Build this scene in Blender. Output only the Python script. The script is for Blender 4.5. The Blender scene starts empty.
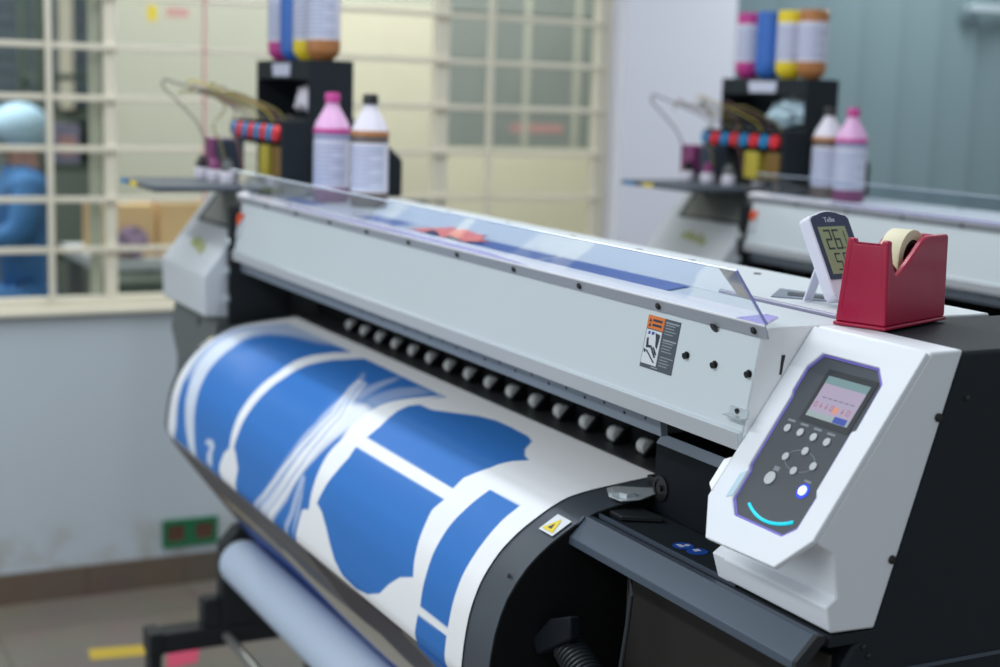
import bpy, bmesh, math, random
import numpy as np
from mathutils import Vector, Matrix
random.seed(7)
scene = bpy.context.scene
COL = scene.collection
R = math.radians

# ------------------------------------------------------------------ materials
def lin(c):
    return tuple(((v/255.0)/12.92 if v/255.0 <= .04045 else ((v/255.0+.055)/1.055)**2.4) for v in c)

def mat(name, rgb, rough=.5, metal=0., spec=.5, noise=0., scale=40., bump=0., bscale=200., emit=None, estr=0., coat=0.):
    m = bpy.data.materials.new(name); m.use_nodes = True
    nt = m.node_tree; b = nt.nodes['Principled BSDF']
    c = lin(rgb)
    b.inputs['Base Color'].default_value = (*c, 1)
    b.inputs['Roughness'].default_value = rough
    b.inputs['Metallic'].default_value = metal
    b.inputs['Specular IOR Level'].default_value = spec
    b.inputs['Coat Weight'].default_value = coat
    tc = nt.nodes.new('ShaderNodeTexCoord')
    if noise > 0:
        n = nt.nodes.new('ShaderNodeTexNoise'); n.inputs['Scale'].default_value = scale; n.inputs['Detail'].default_value = 3
        nt.links.new(tc.outputs['Object'], n.inputs['Vector'])
        mx = nt.nodes.new('ShaderNodeMix'); mx.data_type = 'RGBA'
        mx.inputs['A'].default_value = (*[v*(1-noise) for v in c], 1)
        mx.inputs['B'].default_value = (*[min(1, v*(1+noise)) for v in c], 1)
        nt.links.new(n.outputs['Fac'], mx.inputs['Factor'])
        nt.links.new(mx.outputs['Result'], b.inputs['Base Color'])
    if bump > 0:
        n2 = nt.nodes.new('ShaderNodeTexNoise'); n2.inputs['Scale'].default_value = bscale
        nt.links.new(tc.outputs['Object'], n2.inputs['Vector'])
        bp = nt.nodes.new('ShaderNodeBump'); bp.inputs['Strength'].default_value = bump; bp.inputs['Distance'].default_value = .001
        nt.links.new(n2.outputs['Fac'], bp.inputs['Height']); nt.links.new(bp.outputs['Normal'], b.inputs['Normal'])
    if emit:
        b.inputs['Emission Color'].default_value = (*lin(emit), 1); b.inputs['Emission Strength'].default_value = estr
    return m

def clear(name, tint=(235, 243, 250), gloss=.10, rough=.03, trans=1.0):
    """thin clear sheet: mostly transparent, a little mirror"""
    m = bpy.data.materials.new(name); m.use_nodes = True; nt = m.node_tree
    out = nt.nodes['Material Output']; nt.nodes.remove(nt.nodes['Principled BSDF'])
    t = nt.nodes.new('ShaderNodeBsdfTransparent'); t.inputs['Color'].default_value = (*lin(tint), 1)
    g = nt.nodes.new('ShaderNodeBsdfGlossy'); g.inputs['Roughness'].default_value = rough
    lw = nt.nodes.new('ShaderNodeLayerWeight'); pw = nt.nodes.new('ShaderNodeMath'); pw.operation = 'POWER'; pw.inputs[1].default_value = 4.5
    nt.links.new(lw.outputs['Facing'], pw.inputs[0])
    ad = nt.nodes.new('ShaderNodeMath'); ad.operation = 'MULTIPLY_ADD'; ad.inputs[1].default_value = .8; ad.inputs[2].default_value = gloss; ad.use_clamp = True
    mx = nt.nodes.new('ShaderNodeMixShader')
    nt.links.new(pw.outputs[0], ad.inputs[0]); nt.links.new(ad.outputs[0], mx.inputs[0])
    nt.links.new(t.outputs[0], mx.inputs[1]); nt.links.new(g.outputs[0], mx.inputs[2]); nt.links.new(mx.outputs[0], out.inputs[0])
    return m

M = {}
def setup_materials():
    M['white'] = mat('white_painted_steel', (208, 215, 219), .42, noise=.02, scale=6)
    M['panelgrey'] = mat('pale_grey_painted_steel', (206, 215, 220), .40, noise=.02, scale=5)
    M['lip'] = mat('grey_steel_lip', (184, 188, 193), .35, noise=.02)
    M['shell'] = mat('white_moulded_plastic', (232, 236, 242), .45, noise=.015, scale=15)
    M['offwhite'] = mat('off_white_plastic', (198, 203, 209), .5, noise=.02)
    M['black'] = mat('black_steel', (34, 38, 42), .5, noise=.06, scale=8, spec=.4)
    M['blacktop'] = mat('black_powder_coat', (32, 39, 45), .62, noise=.05, bump=.15, bscale=600, spec=.22)
    M['matblack'] = mat('matt_black_interior', (16, 17, 19), .8, spec=.2, noise=.1)
    M['brownblack'] = mat('brown_black_sheet', (38, 35, 33), .7, spec=.3, noise=.1)
    M['slate'] = mat('slate_anodised_metal', (76, 87, 101), .45, metal=.25, noise=.04, scale=20)
    M['bevel'] = mat('light_bevel_metal', (176, 188, 202), .4, noise=.03)
    M['brightwhite'] = mat('white_tab_and_lightened_end', (250, 251, 252), .45, noise=.01)
    M['railgrey'] = mat('lilac_grey_rail', (138, 138, 160), .35, metal=.2, noise=.03)
    M['capbox'] = mat('blue_black_panel', (19, 24, 30), .6, spec=.15, noise=.05)
    M['apron'] = mat('dark_heater_plate', (78, 84, 92), .36, metal=.3, noise=.03)
    M['platen2'] = mat('grey_window_panel', (142, 146, 142), .5, noise=.03)
    M['platen'] = mat('dark_grey_platen', (92, 94, 94), .5, noise=.04)
    M['strip'] = mat('blue_grey_strip', (120, 130, 142), .45, noise=.05)
    M['lowbody'] = mat('mid_grey_body', (96, 101, 101), .55, noise=.03)
    M['alu'] = mat('aluminium_with_glare', (250, 248, 253), .2, metal=.1, noise=.03, scale=80)
    M['flange'] = mat('satin_aluminium_flange', (176, 181, 190), .4, metal=.3, noise=.03)
    M['silver'] = mat('bright_sheet_metal', (200, 208, 212), .35, metal=.5, noise=.08, scale=60)
    M['screw'] = mat('black_screw', (22, 22, 24), .35, noise=.05)
    M['roller'] = mat('cream_rubber_roller', (244, 243, 238), .5, noise=.03)
    M['acryl'] = clear('clear_acrylic_sheet', (247, 250, 254), .05)
    M['acryledge'] = mat('polished_acrylic_edge', (192, 203, 222), .2, noise=.02)
    M['violet'] = mat('violet_film_edge', (118, 104, 196), .4, noise=.05)
    M['lilac'] = mat('lilac_film_metal', (172, 164, 226), .25, metal=.5, noise=.05)
    M['paneldark'] = mat('charcoal_keypad', (58, 64, 71), .4, noise=.04)
    M['screenframe'] = mat('screen_frame', (40, 45, 50), .3, noise=.03)
    M['key'] = mat('grey_key', (190, 194, 196), .45, noise=.03)
    M['print'] = mat('key_print', (128, 134, 142), .5, noise=.03)
    M['s_body'] = mat('screen_lavender', (60, 55, 66), .3, emit=(198, 186, 214), estr=.62, noise=.02)
    M['s_teal'] = mat('screen_teal', (40, 60, 60), .3, emit=(136, 168, 174), estr=.62, noise=.02)
    M['s_pale'] = mat('screen_pale', (60, 66, 66), .3, emit=(176, 194, 198), estr=.62, noise=.02)
    M['s_text'] = mat('screen_text', (40, 40, 48), .3, emit=(146, 138, 160), estr=.6, noise=.02)
    M['s_red'] = mat('screen_red', (60, 30, 34), .3, emit=(196, 116, 138), estr=.62, noise=.02)
    M['s_orange'] = mat('screen_orange', (70, 50, 40), .3, emit=(245, 170, 150), estr=.65, noise=.02)
    M['s_blue'] = mat('screen_blue', (20, 30, 60), .3, emit=(62, 88, 190), estr=.65, noise=.02)
    M['cyan'] = mat('cyan_light', (0, 120, 140), .4, emit=(0, 214, 236), estr=.95, noise=.02)
    M['bluelight'] = mat('blue_light_ring', (10, 30, 180), .4, emit=(16, 60, 232), estr=.9, noise=.02)
    M['bluecore'] = mat('blue_light_core', (200, 220, 255), .4, emit=(214, 232, 255), estr=1.1, noise=.02)
    M['crimson'] = mat('glossy_crimson_plastic', (168, 12, 60), .3, noise=.03, coat=.12, spec=.4)
    M['tape'] = mat('cream_masking_tape', (228, 220, 190), .6, noise=.03)
    M['tapecore'] = mat('dark_tape_core', (22, 20, 22), .5, noise=.1)
    M['navy'] = mat('navy_plastic', (44, 54, 84), .35, noise=.04)
    M['lcd'] = mat('green_lcd', (146, 156, 118), .25, noise=.03, scale=30)
    M['lcdink'] = mat('lcd_digit', (40, 52, 50), .4, noise=.03)
    M['thermwhite'] = mat('white_glossy_plastic', (222, 222, 236), .35, noise=.02)
    M['ltext'] = mat('pale_lettering', (200, 206, 222), .4, noise=.02)
    M['orange'] = mat('orange_label', (226, 122, 54), .5, noise=.04)
    M['labelgrey'] = mat('dark_label', (74, 82, 92), .5, noise=.03)
    M['labelwhite'] = mat('label_paper', (218, 222, 226), .5, noise=.02)
    M['labeltext'] = mat('label_text', (150, 158, 166), .5, noise=.03)
    M['labelink'] = mat('label_ink', (40, 52, 70), .5, noise=.03)
    M['yellow'] = mat('warning_yellow', (232, 206, 40), .5, noise=.03)
    M['signblue'] = mat('safety_blue', (30, 78, 168), .4, noise=.04)
    M['tan'] = mat('tan_label', (206, 188, 164), .6, noise=.06)
    M['scrap'] = mat('coral_paper', (250, 130, 92), .6, noise=.06, scale=60)
    M['sheetblue'] = mat('blue_print_sheet', (66, 96, 170), .3, noise=.10, scale=9)
    M['sheetpale'] = mat('pale_print_sheet', (198, 204, 220), .3, noise=.05, scale=9)
    M['rollwhite'] = mat('white_paper_roll', (190, 205, 226), .6, noise=.04, scale=7)
    M['rod'] = mat('steel_rod', (170, 170, 166), .3, metal=.7, noise=.05)
    M['dial'] = mat('dial_face', (150, 152, 150), .4, metal=.3, noise=.05)
    M['rubber'] = mat('ribbed_black_rubber', (36, 41, 46), .45, noise=.06)
    M['redcap'] = mat('red_cap', (226, 48, 60), .35, noise=.04)
    M['bluecap'] = mat('blue_cap', (22, 132, 190), .35, noise=.04)
    M['amber'] = mat('amber_ink', (128, 100, 50), .3, noise=.10, scale=30)
    M['yink'] = mat('yellow_ink', (196, 180, 74), .3, noise=.05)
    M['mink'] = mat('magenta_ink', (190, 60, 140), .35, noise=.04)
    M['mdark'] = mat('dark_magenta_ink', (130, 60, 110), .35, noise=.04)
    M['cink'] = mat('blue_ink', (52, 106, 190), .35, noise=.04)
    M['kink'] = mat('brown_black_ink', (104, 92, 88), .35, noise=.05)
    M['ochre'] = mat('ochre_ink', (176, 118, 70), .35, noise=.05)
    M['bottlewhite'] = mat('white_bottle', (222, 218, 230), .4, noise=.02)
    M['bottlepink'] = mat('pink_tinted_bottle', (226, 176, 218), .4, noise=.03)
    M['bottlelabel'] = mat('bottle_label', (200, 204, 224), .5, noise=.02)
    M['labelline'] = mat('bottle_label_lines', (150, 156, 186), .5, noise=.03)
    M['lightblueplastic'] = mat('pale_blue_film', (186, 212, 226), .35, noise=.06, scale=25)
    M['tube_olive'] = mat('olive_tube', (132, 124, 70), .4, noise=.05)
    M['tube_grey'] = mat('grey_tube', (96, 96, 96), .4, noise=.05)
    M['tube_pink'] = mat('pink_tube', (122, 86, 84), .4, noise=.05)
    M['logo'] = mat('olive_green_logo', (150, 160, 70), .5, noise=.04)
    M['redorange'] = mat('red_orange_plastic', (232, 92, 52), .4, noise=.03)
    M['cream'] = mat('cream_paint', (222, 216, 198), .5, noise=.03)
    M['greenplate'] = mat('green_plastic', (24, 112, 74), .45, noise=.05)
    M['brownplate'] = mat('brown_grille', (92, 62, 50), .6, noise=.10, scale=60)
    M['pillar'] = mat('white_plaster', (226, 228, 240), .8, noise=.015, scale=3)
    M['blind'] = mat('teal_grey_slat', (122, 144, 150), .6, noise=.03, scale=4)
    M['duct'] = mat('pale_duct', (182, 198, 204), .5, noise=.02)
    M['glass'] = clear('window_glass', (242, 244, 242), .02)
    M['gown'] = mat('blue_gown_cloth', (62, 118, 176), .8, noise=.10, scale=12)
    M['capcloth'] = mat('pale_blue_hair_net', (176, 208, 230), .8, noise=.10, scale=30)
    M['skin'] = mat('skin', (196, 150, 136), .6, noise=.04)
    M['trousers'] = mat('navy_trousers', (50, 66, 96), .8, noise=.08)
    M['creamboard'] = mat('cream_board', (236, 230, 208), .6, noise=.03, scale=2)
    M['greenboard'] = mat('pale_green_board', (204, 204, 190), .6, noise=.06, scale=2)
    M['creambright'] = mat('bright_cream_board', (246, 240, 214), .6, noise=.02, scale=2)
    M['greyglaze'] = mat('grey_green_glazing', (150, 157, 153), .3, noise=.12, scale=5)
    M['darkslat'] = mat('slate_shutter', (84, 98, 108), .5, noise=.08, scale=4)
    M['darkwall'] = mat('dim_green_grey_wall', (112, 122, 114), .8, noise=.10, scale=2)
    M['lavbox'] = mat('lavender_carton', (150, 146, 172), .6, noise=.05)
    M['greenbox'] = mat('grey_green_crate', (118, 136, 126), .6, noise=.05)
    M['carton'] = mat('tan_cardboard', (236, 198, 146), .7, noise=.06, scale=14)
    M['purplecloth'] = mat('mauve_cloth', (150, 126, 156), .8, noise=.08)
    M['darkcrate'] = mat('dark_green_crate', (74, 88, 78), .6, noise=.06)
    M['stool'] = mat('grey_stool', (110, 112, 116), .5, noise=.05)
    M['red'] = mat('pink_red_paper', (206, 72, 104), .6, noise=.08, scale=30)
    M['pinknote'] = mat('pink_note', (208, 160, 158), .6, noise=.05)
    M['floortape'] = mat('yellow_floor_tape', (206, 176, 60), .6, noise=.06)
    M['led'] = mat('violet_edge_film', (150, 154, 212), .3, metal=.2, noise=.04)

def wall_material():
    m = mat('white_plaster_stained', (190, 200, 209), .75)
    nt = m.node_tree; b = nt.nodes['Principled BSDF']; tc = nt.nodes.new('ShaderNodeTexCoord')
    sx = nt.nodes.new('ShaderNodeSeparateXYZ'); nt.links.new(tc.outputs['Object'], sx.inputs[0])
    n = nt.nodes.new('ShaderNodeTexNoise'); n.inputs['Scale'].default_value = 9; n.inputs['Detail'].default_value = 5
    nt.links.new(tc.outputs['Object'], n.inputs['Vector'])
    # damp stains rising in patches from the skirting
    mr = nt.nodes.new('ShaderNodeMapRange'); mr.inputs['From Min'].default_value = .09; mr.inputs['From Max'].default_value = .26
    mr.inputs['To Min'].default_value = .75; mr.inputs['To Max'].default_value = 0.
    nt.links.new(sx.outputs['Z'], mr.inputs['Value'])
    cr = nt.nodes.new('ShaderNodeMapRange'); cr.inputs['From Min'].default_value = .45; cr.inputs['From Max'].default_value = .68
    nt.links.new(n.outputs['Fac'], cr.inputs['Value'])
    mu = nt.nodes.new('ShaderNodeMath'); mu.operation = 'MULTIPLY'; mu.use_clamp = True
    nt.links.new(mr.outputs[0], mu.inputs[0]); nt.links.new(cr.outputs[0], mu.inputs[1])
    mx = nt.nodes.new('ShaderNodeMix'); mx.data_type = 'RGBA'
    mx.inputs['A'].default_value = (*lin((190, 200, 209)), 1); mx.inputs['B'].default_value = (*lin((150, 142, 112)), 1)
    nt.links.new(mu.outputs[0], mx.inputs['Factor']); nt.links.new(mx.outputs['Result'], b.inputs['Base Color'])
    return m

def tile_material(name, c1, c2, mortar, sx, sy, msize=.004, rough=.35, off=0.):
    m = mat(name, c1, rough); nt = m.node_tree; b = nt.nodes['Principled BSDF']
    tc = nt.nodes.new('ShaderNodeTexCoord'); br = nt.nodes.new('ShaderNodeTexBrick')
    br.offset = off; br.squash = 1
    br.inputs['Color1'].default_value = (*lin(c1), 1); br.inputs['Color2'].default_value = (*lin(c2), 1)
    br.inputs['Mortar'].default_value = (*lin(mortar), 1); br.inputs['Scale'].default_value = 1
    br.inputs['Mortar Size'].default_value = msize; br.inputs['Brick Width'].default_value = sx; br.inputs['Row Height'].default_value = sy
    nt.links.new(tc.outputs['UV'], br.inputs['Vector'])
    n = nt.nodes.new('ShaderNodeTexNoise'); n.inputs['Scale'].default_value = 5; n.inputs['Detail'].default_value = 6
    nt.links.new(tc.outputs['Object'], n.inputs['Vector'])
    mx = nt.nodes.new('ShaderNodeMix'); mx.data_type = 'RGBA'; mx.blend_type = 'MULTIPLY'; mx.inputs['Factor'].default_value = .35
    nt.links.new(br.outputs['Color'], mx.inputs['A']); nt.links.new(n.outputs['Color'], mx.inputs['B'])
    nt.links.new(mx.outputs['Result'], b.inputs['Base Color'])
    return m

# ------------------------------------------------------------------ mesh builder
ROOT = {}
def root_loc(o):
    while o is not None:
        if o.name in ROOT: return ROOT[o.name]
        o = o.parent
    return Vector((0, 0, 0))

class MB:
    def __init__(self, T=None):
        self.bm = bmesh.new(); self.T = T or Matrix()
    def v(self, p): return self.bm.verts.new(self.T @ Vector(p))
    def face(self, vs):
        try: return self.bm.faces.new(vs)
        except ValueError: return None
    def box(self, x0, x1, y0, y1, z0, z1):
        return self.prism([(y0, z0), (y1, z0), (y1, z1), (y0, z1)], x0, x1)
    def prism(self, prof, x0, x1):
        """(y,z) outline pushed along x"""
        a = [self.v((x0, y, z)) for y, z in prof]; b = [self.v((x1, y, z)) for y, z in prof]
        self._cap(a, b); return self
    def _cap(self, a, b):
        n = len(a)
        self.face(a); self.face(b[::-1])
        for i in range(n): self.face([a[i], b[i], b[(i+1) % n], a[(i+1) % n]])
    def slab(self, pts, off):
        """flat outline of 3-d points pushed by a vector"""
        off = Vector(off)
        a = [self.v(p) for p in pts]; b = [self.v(Vector(p)+off) for p in pts]
        self._cap(a, b); return self
    def lathe(self, prof, c=(0, 0, 0), axis='Z', n=28, rot=None):
        """(radius, height) outline turned about an axis"""
        A = {'Z': Matrix(), 'X': Matrix.Rotation(R(90), 4, 'Y'), 'Y': Matrix.Rotation(R(-90), 4, 'X')}[axis]
        if rot is not None: A = rot
        A = Matrix.Translation(c) @ A
        rings = []
        for r, h in prof:
            if r < 1e-6: rings.append([self.v(A @ Vector((0, 0, h)))])
            else: rings.append([self.v(A @ Vector((r*math.cos(2*math.pi*k/n), r*math.sin(2*math.pi*k/n), h))) for k in range(n)])
        for p, q in zip(rings, rings[1:]):
            for k in range(n):
                k2 = (k+1) % n
                if len(p) == 1 and len(q) == 1: continue
                if len(p) == 1: self.face([p[0], q[k], q[k2]])
                elif len(q) == 1: self.face([p[k], p[k2], q[0]])
                else: self.face([p[k], p[k2], q[k2], q[k]])
        if len(rings[0]) > 1: self.face(rings[0][::-1])
        if len(rings[-1]) > 1: self.face(rings[-1])
        return self
    def tube(self, pts, r, n=10):
        pts = [Vector(p) for p in pts]; rings = []
        up = Vector((0, 0, 1))
        for i, p in enumerate(pts):
            d = (pts[min(i+1, len(pts)-1)] - pts[max(i-1, 0)]).normalized()
            ref = up if abs(d.dot(up)) < .95 else Vector((0, 1, 0))
            a = d.cross(ref).normalized(); b = d.cross(a)
            rr = r[i] if isinstance(r, (list, tuple)) else r
            rings.append([self.v(p + rr*(a*math.cos(2*math.pi*k/n)+b*math.sin(2*math.pi*k/n))) for k in range(n)])
        for p, q in zip(rings, rings[1:]):
            for k in range(n): self.face([p[k], p[(k+1) % n], q[(k+1) % n], q[k]])
        self.face(rings[0][::-1]); self.face(rings[-1]); return self
    def blob(self, c, r, sub=2, sx=1, sy=1, sz=1):
        res = bmesh.ops.create_icosphere(self.bm, subdivisions=sub, radius=1)
        for v in res['verts']: v.co = self.T @ (Vector((v.co.x*r*sx, v.co.y*r*sy, v.co.z*r*sz)) + Vector(c))
        return self
    def build(self, name, m, parent=None, bevel=0., seg=2, angle=35, loc=None):
        bmesh.ops.recalc_face_normals(self.bm, faces=self.bm.faces)
        base = root_loc(parent) if parent else Vector(loc or (0, 0, 0))
        for v in self.bm.verts: v.co -= base
        me = bpy.data.meshes.new(name); self.bm.to_mesh(me); self.bm.free()
        for p in me.polygons: p.use_smooth = True
        me.set_sharp_from_angle(angle=R(angle))
        me.materials.append(m if not isinstance(m, str) else M[m])
        o = bpy.data.objects.new(name, me); COL.objects.link(o)
        if parent: o.parent = parent
        else:
            o.location = base; ROOT[o.name] = base
        if bevel:
            b = o.modifiers.new('edge', 'BEVEL'); b.width = bevel; b.segments = seg; b.limit_method = 'ANGLE'; b.angle_limit = R(30)
        return o

def text_mesh(txt, size, T, name, m, parent, depth=.0003, align='CENTER'):
    cu = bpy.data.curves.new(name, 'FONT'); cu.body = txt; cu.size = size; cu.extrude = depth
    cu.align_x = align; cu.align_y = 'CENTER'
    tmp = bpy.data.objects.new('tmp_text', cu); COL.objects.link(tmp)
    dg = bpy.context.evaluated_depsgraph_get()
    me = bpy.data.meshes.new_from_object(tmp.evaluated_get(dg))
    bpy.data.objects.remove(tmp); bpy.data.curves.remove(cu)
    base = root_loc(parent)
    me.transform(Matrix.Translation(-base) @ T)
    me.materials.clear(); me.materials.append(M[m])
    o = bpy.data.objects.new(name, me); COL.objects.link(o); o.parent = parent
    return o

def tag(o, label, cat, group=None):
    o['label'] = label; o['category'] = cat
    if group: o['group'] = group
    return o
def thing(name, label, cat, loc, group=None):
    o = bpy.data.objects.new(name, None); COL.objects.link(o); o.location = loc
    o.empty_display_size = .05; ROOT[o.name] = Vector(loc)
    return tag(o, label, cat, group)
def structure(o):
    o['kind'] = 'structure'; return o
def children_of(o):
    return [c for c in bpy.data.objects if c.parent == o]
def copy_tree(o, parent=None):
    kids = children_of(o)
    c = o.copy(); COL.objects.link(c)
    if parent: c.parent = parent
    for k in kids: copy_tree(k, c)
    return c
def copy_thing(o, shift, label):
    c = copy_tree(o); c.location = Vector(o.location) + Vector(shift); c['label'] = label
    return c

def pip(px, py, poly):
    ins = np.zeros(px.shape, bool); n = len(poly)
    for i in range(n):
        x0, y0 = poly[i]; x1, y1 = poly[(i+1) % n]
        if y0 == y1: continue
        c = ((y0 > py) != (y1 > py)) & (px < (x1-x0)*(py-y0)/(y1-y0)+x0)
        ins ^= c
    return ins
def sdist(px, py, poly):
    d = np.full(px.shape, 1e9); n = len(poly)
    for i in range(n):
        x0, y0 = poly[i]; x1, y1 = poly[(i+1) % n]
        ex, ey = x1-x0, y1-y0; L = ex*ex+ey*ey+1e-12
        t = np.clip(((px-x0)*ex+(py-y0)*ey)/L, 0, 1)
        d = np.minimum(d, (px-x0-t*ex)**2+(py-y0-t*ey)**2)
    d = np.sqrt(d)
    return np.where(pip(px, py, poly), d, -d)

def build_multi(name, items, parent, bevel=0., angle=35):
    """several materials in ONE mesh object"""
    out = bmesh.new(); base = root_loc(parent); mats = []
    for i, (mb, m) in enumerate(items):
        bmesh.ops.recalc_face_normals(mb.bm, faces=mb.bm.faces)
        for f in mb.bm.faces: f.material_index = i
        me = bpy.data.meshes.new('t'); mb.bm.to_mesh(me); mb.bm.free(); out.from_mesh(me); bpy.data.meshes.remove(me)
        mats.append(M[m])
    for v in out.verts: v.co -= base
    me = bpy.data.meshes.new(name); out.to_mesh(me); out.free()
    for p in me.polygons: p.use_smooth = True
    me.set_sharp_from_angle(angle=R(angle))
    for m in mats: me.materials.append(m)
    o = bpy.data.objects.new(name, me); COL.objects.link(o); o.parent = parent
    if bevel:
        b = o.modifiers.new('edge', 'BEVEL'); b.width = bevel; b.segments = 2; b.limit_method = 'ANGLE'; b.angle_limit = R(30)
    return o

def plate_with_hole(mb, outer, inner, off):
    off = Vector(off); bm = mb.bm
    def loop(pts):
        vs = [mb.v(p) for p in pts]
        return vs, [bm.edges.new((vs[i], vs[(i+1) % len(vs)])) for i in range(len(vs))]
    vo, eo = loop(outer); vi, ei = loop(inner)
    res = bmesh.ops.triangle_fill(bm, use_beauty=True, use_dissolve=False, edges=eo+ei)
    faces = [g for g in res['geom'] if isinstance(g, bmesh.types.BMFace)]
    mp = {v: bm.verts.new(v.co+off) for v in vo+vi}
    for f in faces: mb.face([mp[v] for v in f.verts][::-1])
    for vs in (vo, vi):
        for i in range(len(vs)):
            a, b = vs[i], vs[(i+1) % len(vs)]
            mb.face([a, b, mp[b], mp[a]])

# ------------------------------------------------------------------ apron outline shared by the dryer plate and the printed sheet (y, z)
SHEET_PROF = [(1.055,1.0645),(1.02,1.0615),(.98,1.0575),(.95,1.054),(.922,1.0485),(.905,1.042),(.889,1.034),(.873,1.0245),(.857,1.0145),(.8415,1.0025),(.826,.988),(.8125,.971),(.8005,.952),(.792,.932),(.785,.909),(.780,.88),(.777,.85),(.7775,.836),(.783,.822),(.80,.795),(.978,.563),(.9865,.546),(.9885,.530)]

# control face: point at (x, distance down the slope, height off it)
FO = Vector((0, 1.0149, 1.3102)); FD = Vector((0, -.57896, -.81535)); FN = Vector((0, -.81535, .57896))
def fp(x, v, h=0.): return Vector((x, 0, 0)) + FO + FD*v + FN*h
# front cover face: point at (x, z, height off it)
def pp(x, z, h=0.): return Vector((x, .951+(z-1.303)*.17347-.985*h, z+.171*h))

BEZEL = [(-1.2065,.0215),(-1.1200,.0217),(-1.1030,.0385),(-1.1010,.0910),(-1.1057,.0940),(-1.1050,.1620),(-1.1000,.1680),(-1.1005,.2045),(-1.1140,.2170),(-1.1920,.2165),(-1.2085,.2010),(-1.2090,.1680),(-1.2140,.1610),(-1.2150,.0751),(-1.2180,.0690),(-1.2185,.0400)]

def rounded(cx, cy, r, n=16): return [(cx+r*math.cos(2*math.pi*k/n), cy+r*math.sin(2*math.pi*k/n)) for k in range(n)]

def face_disc(items_mb, cx, v, r, h0, h1, n=20):
    items_mb.slab([fp(a, b, h0) for a, b in rounded(cx, v, r, n)], FN*(h1-h0))

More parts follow.
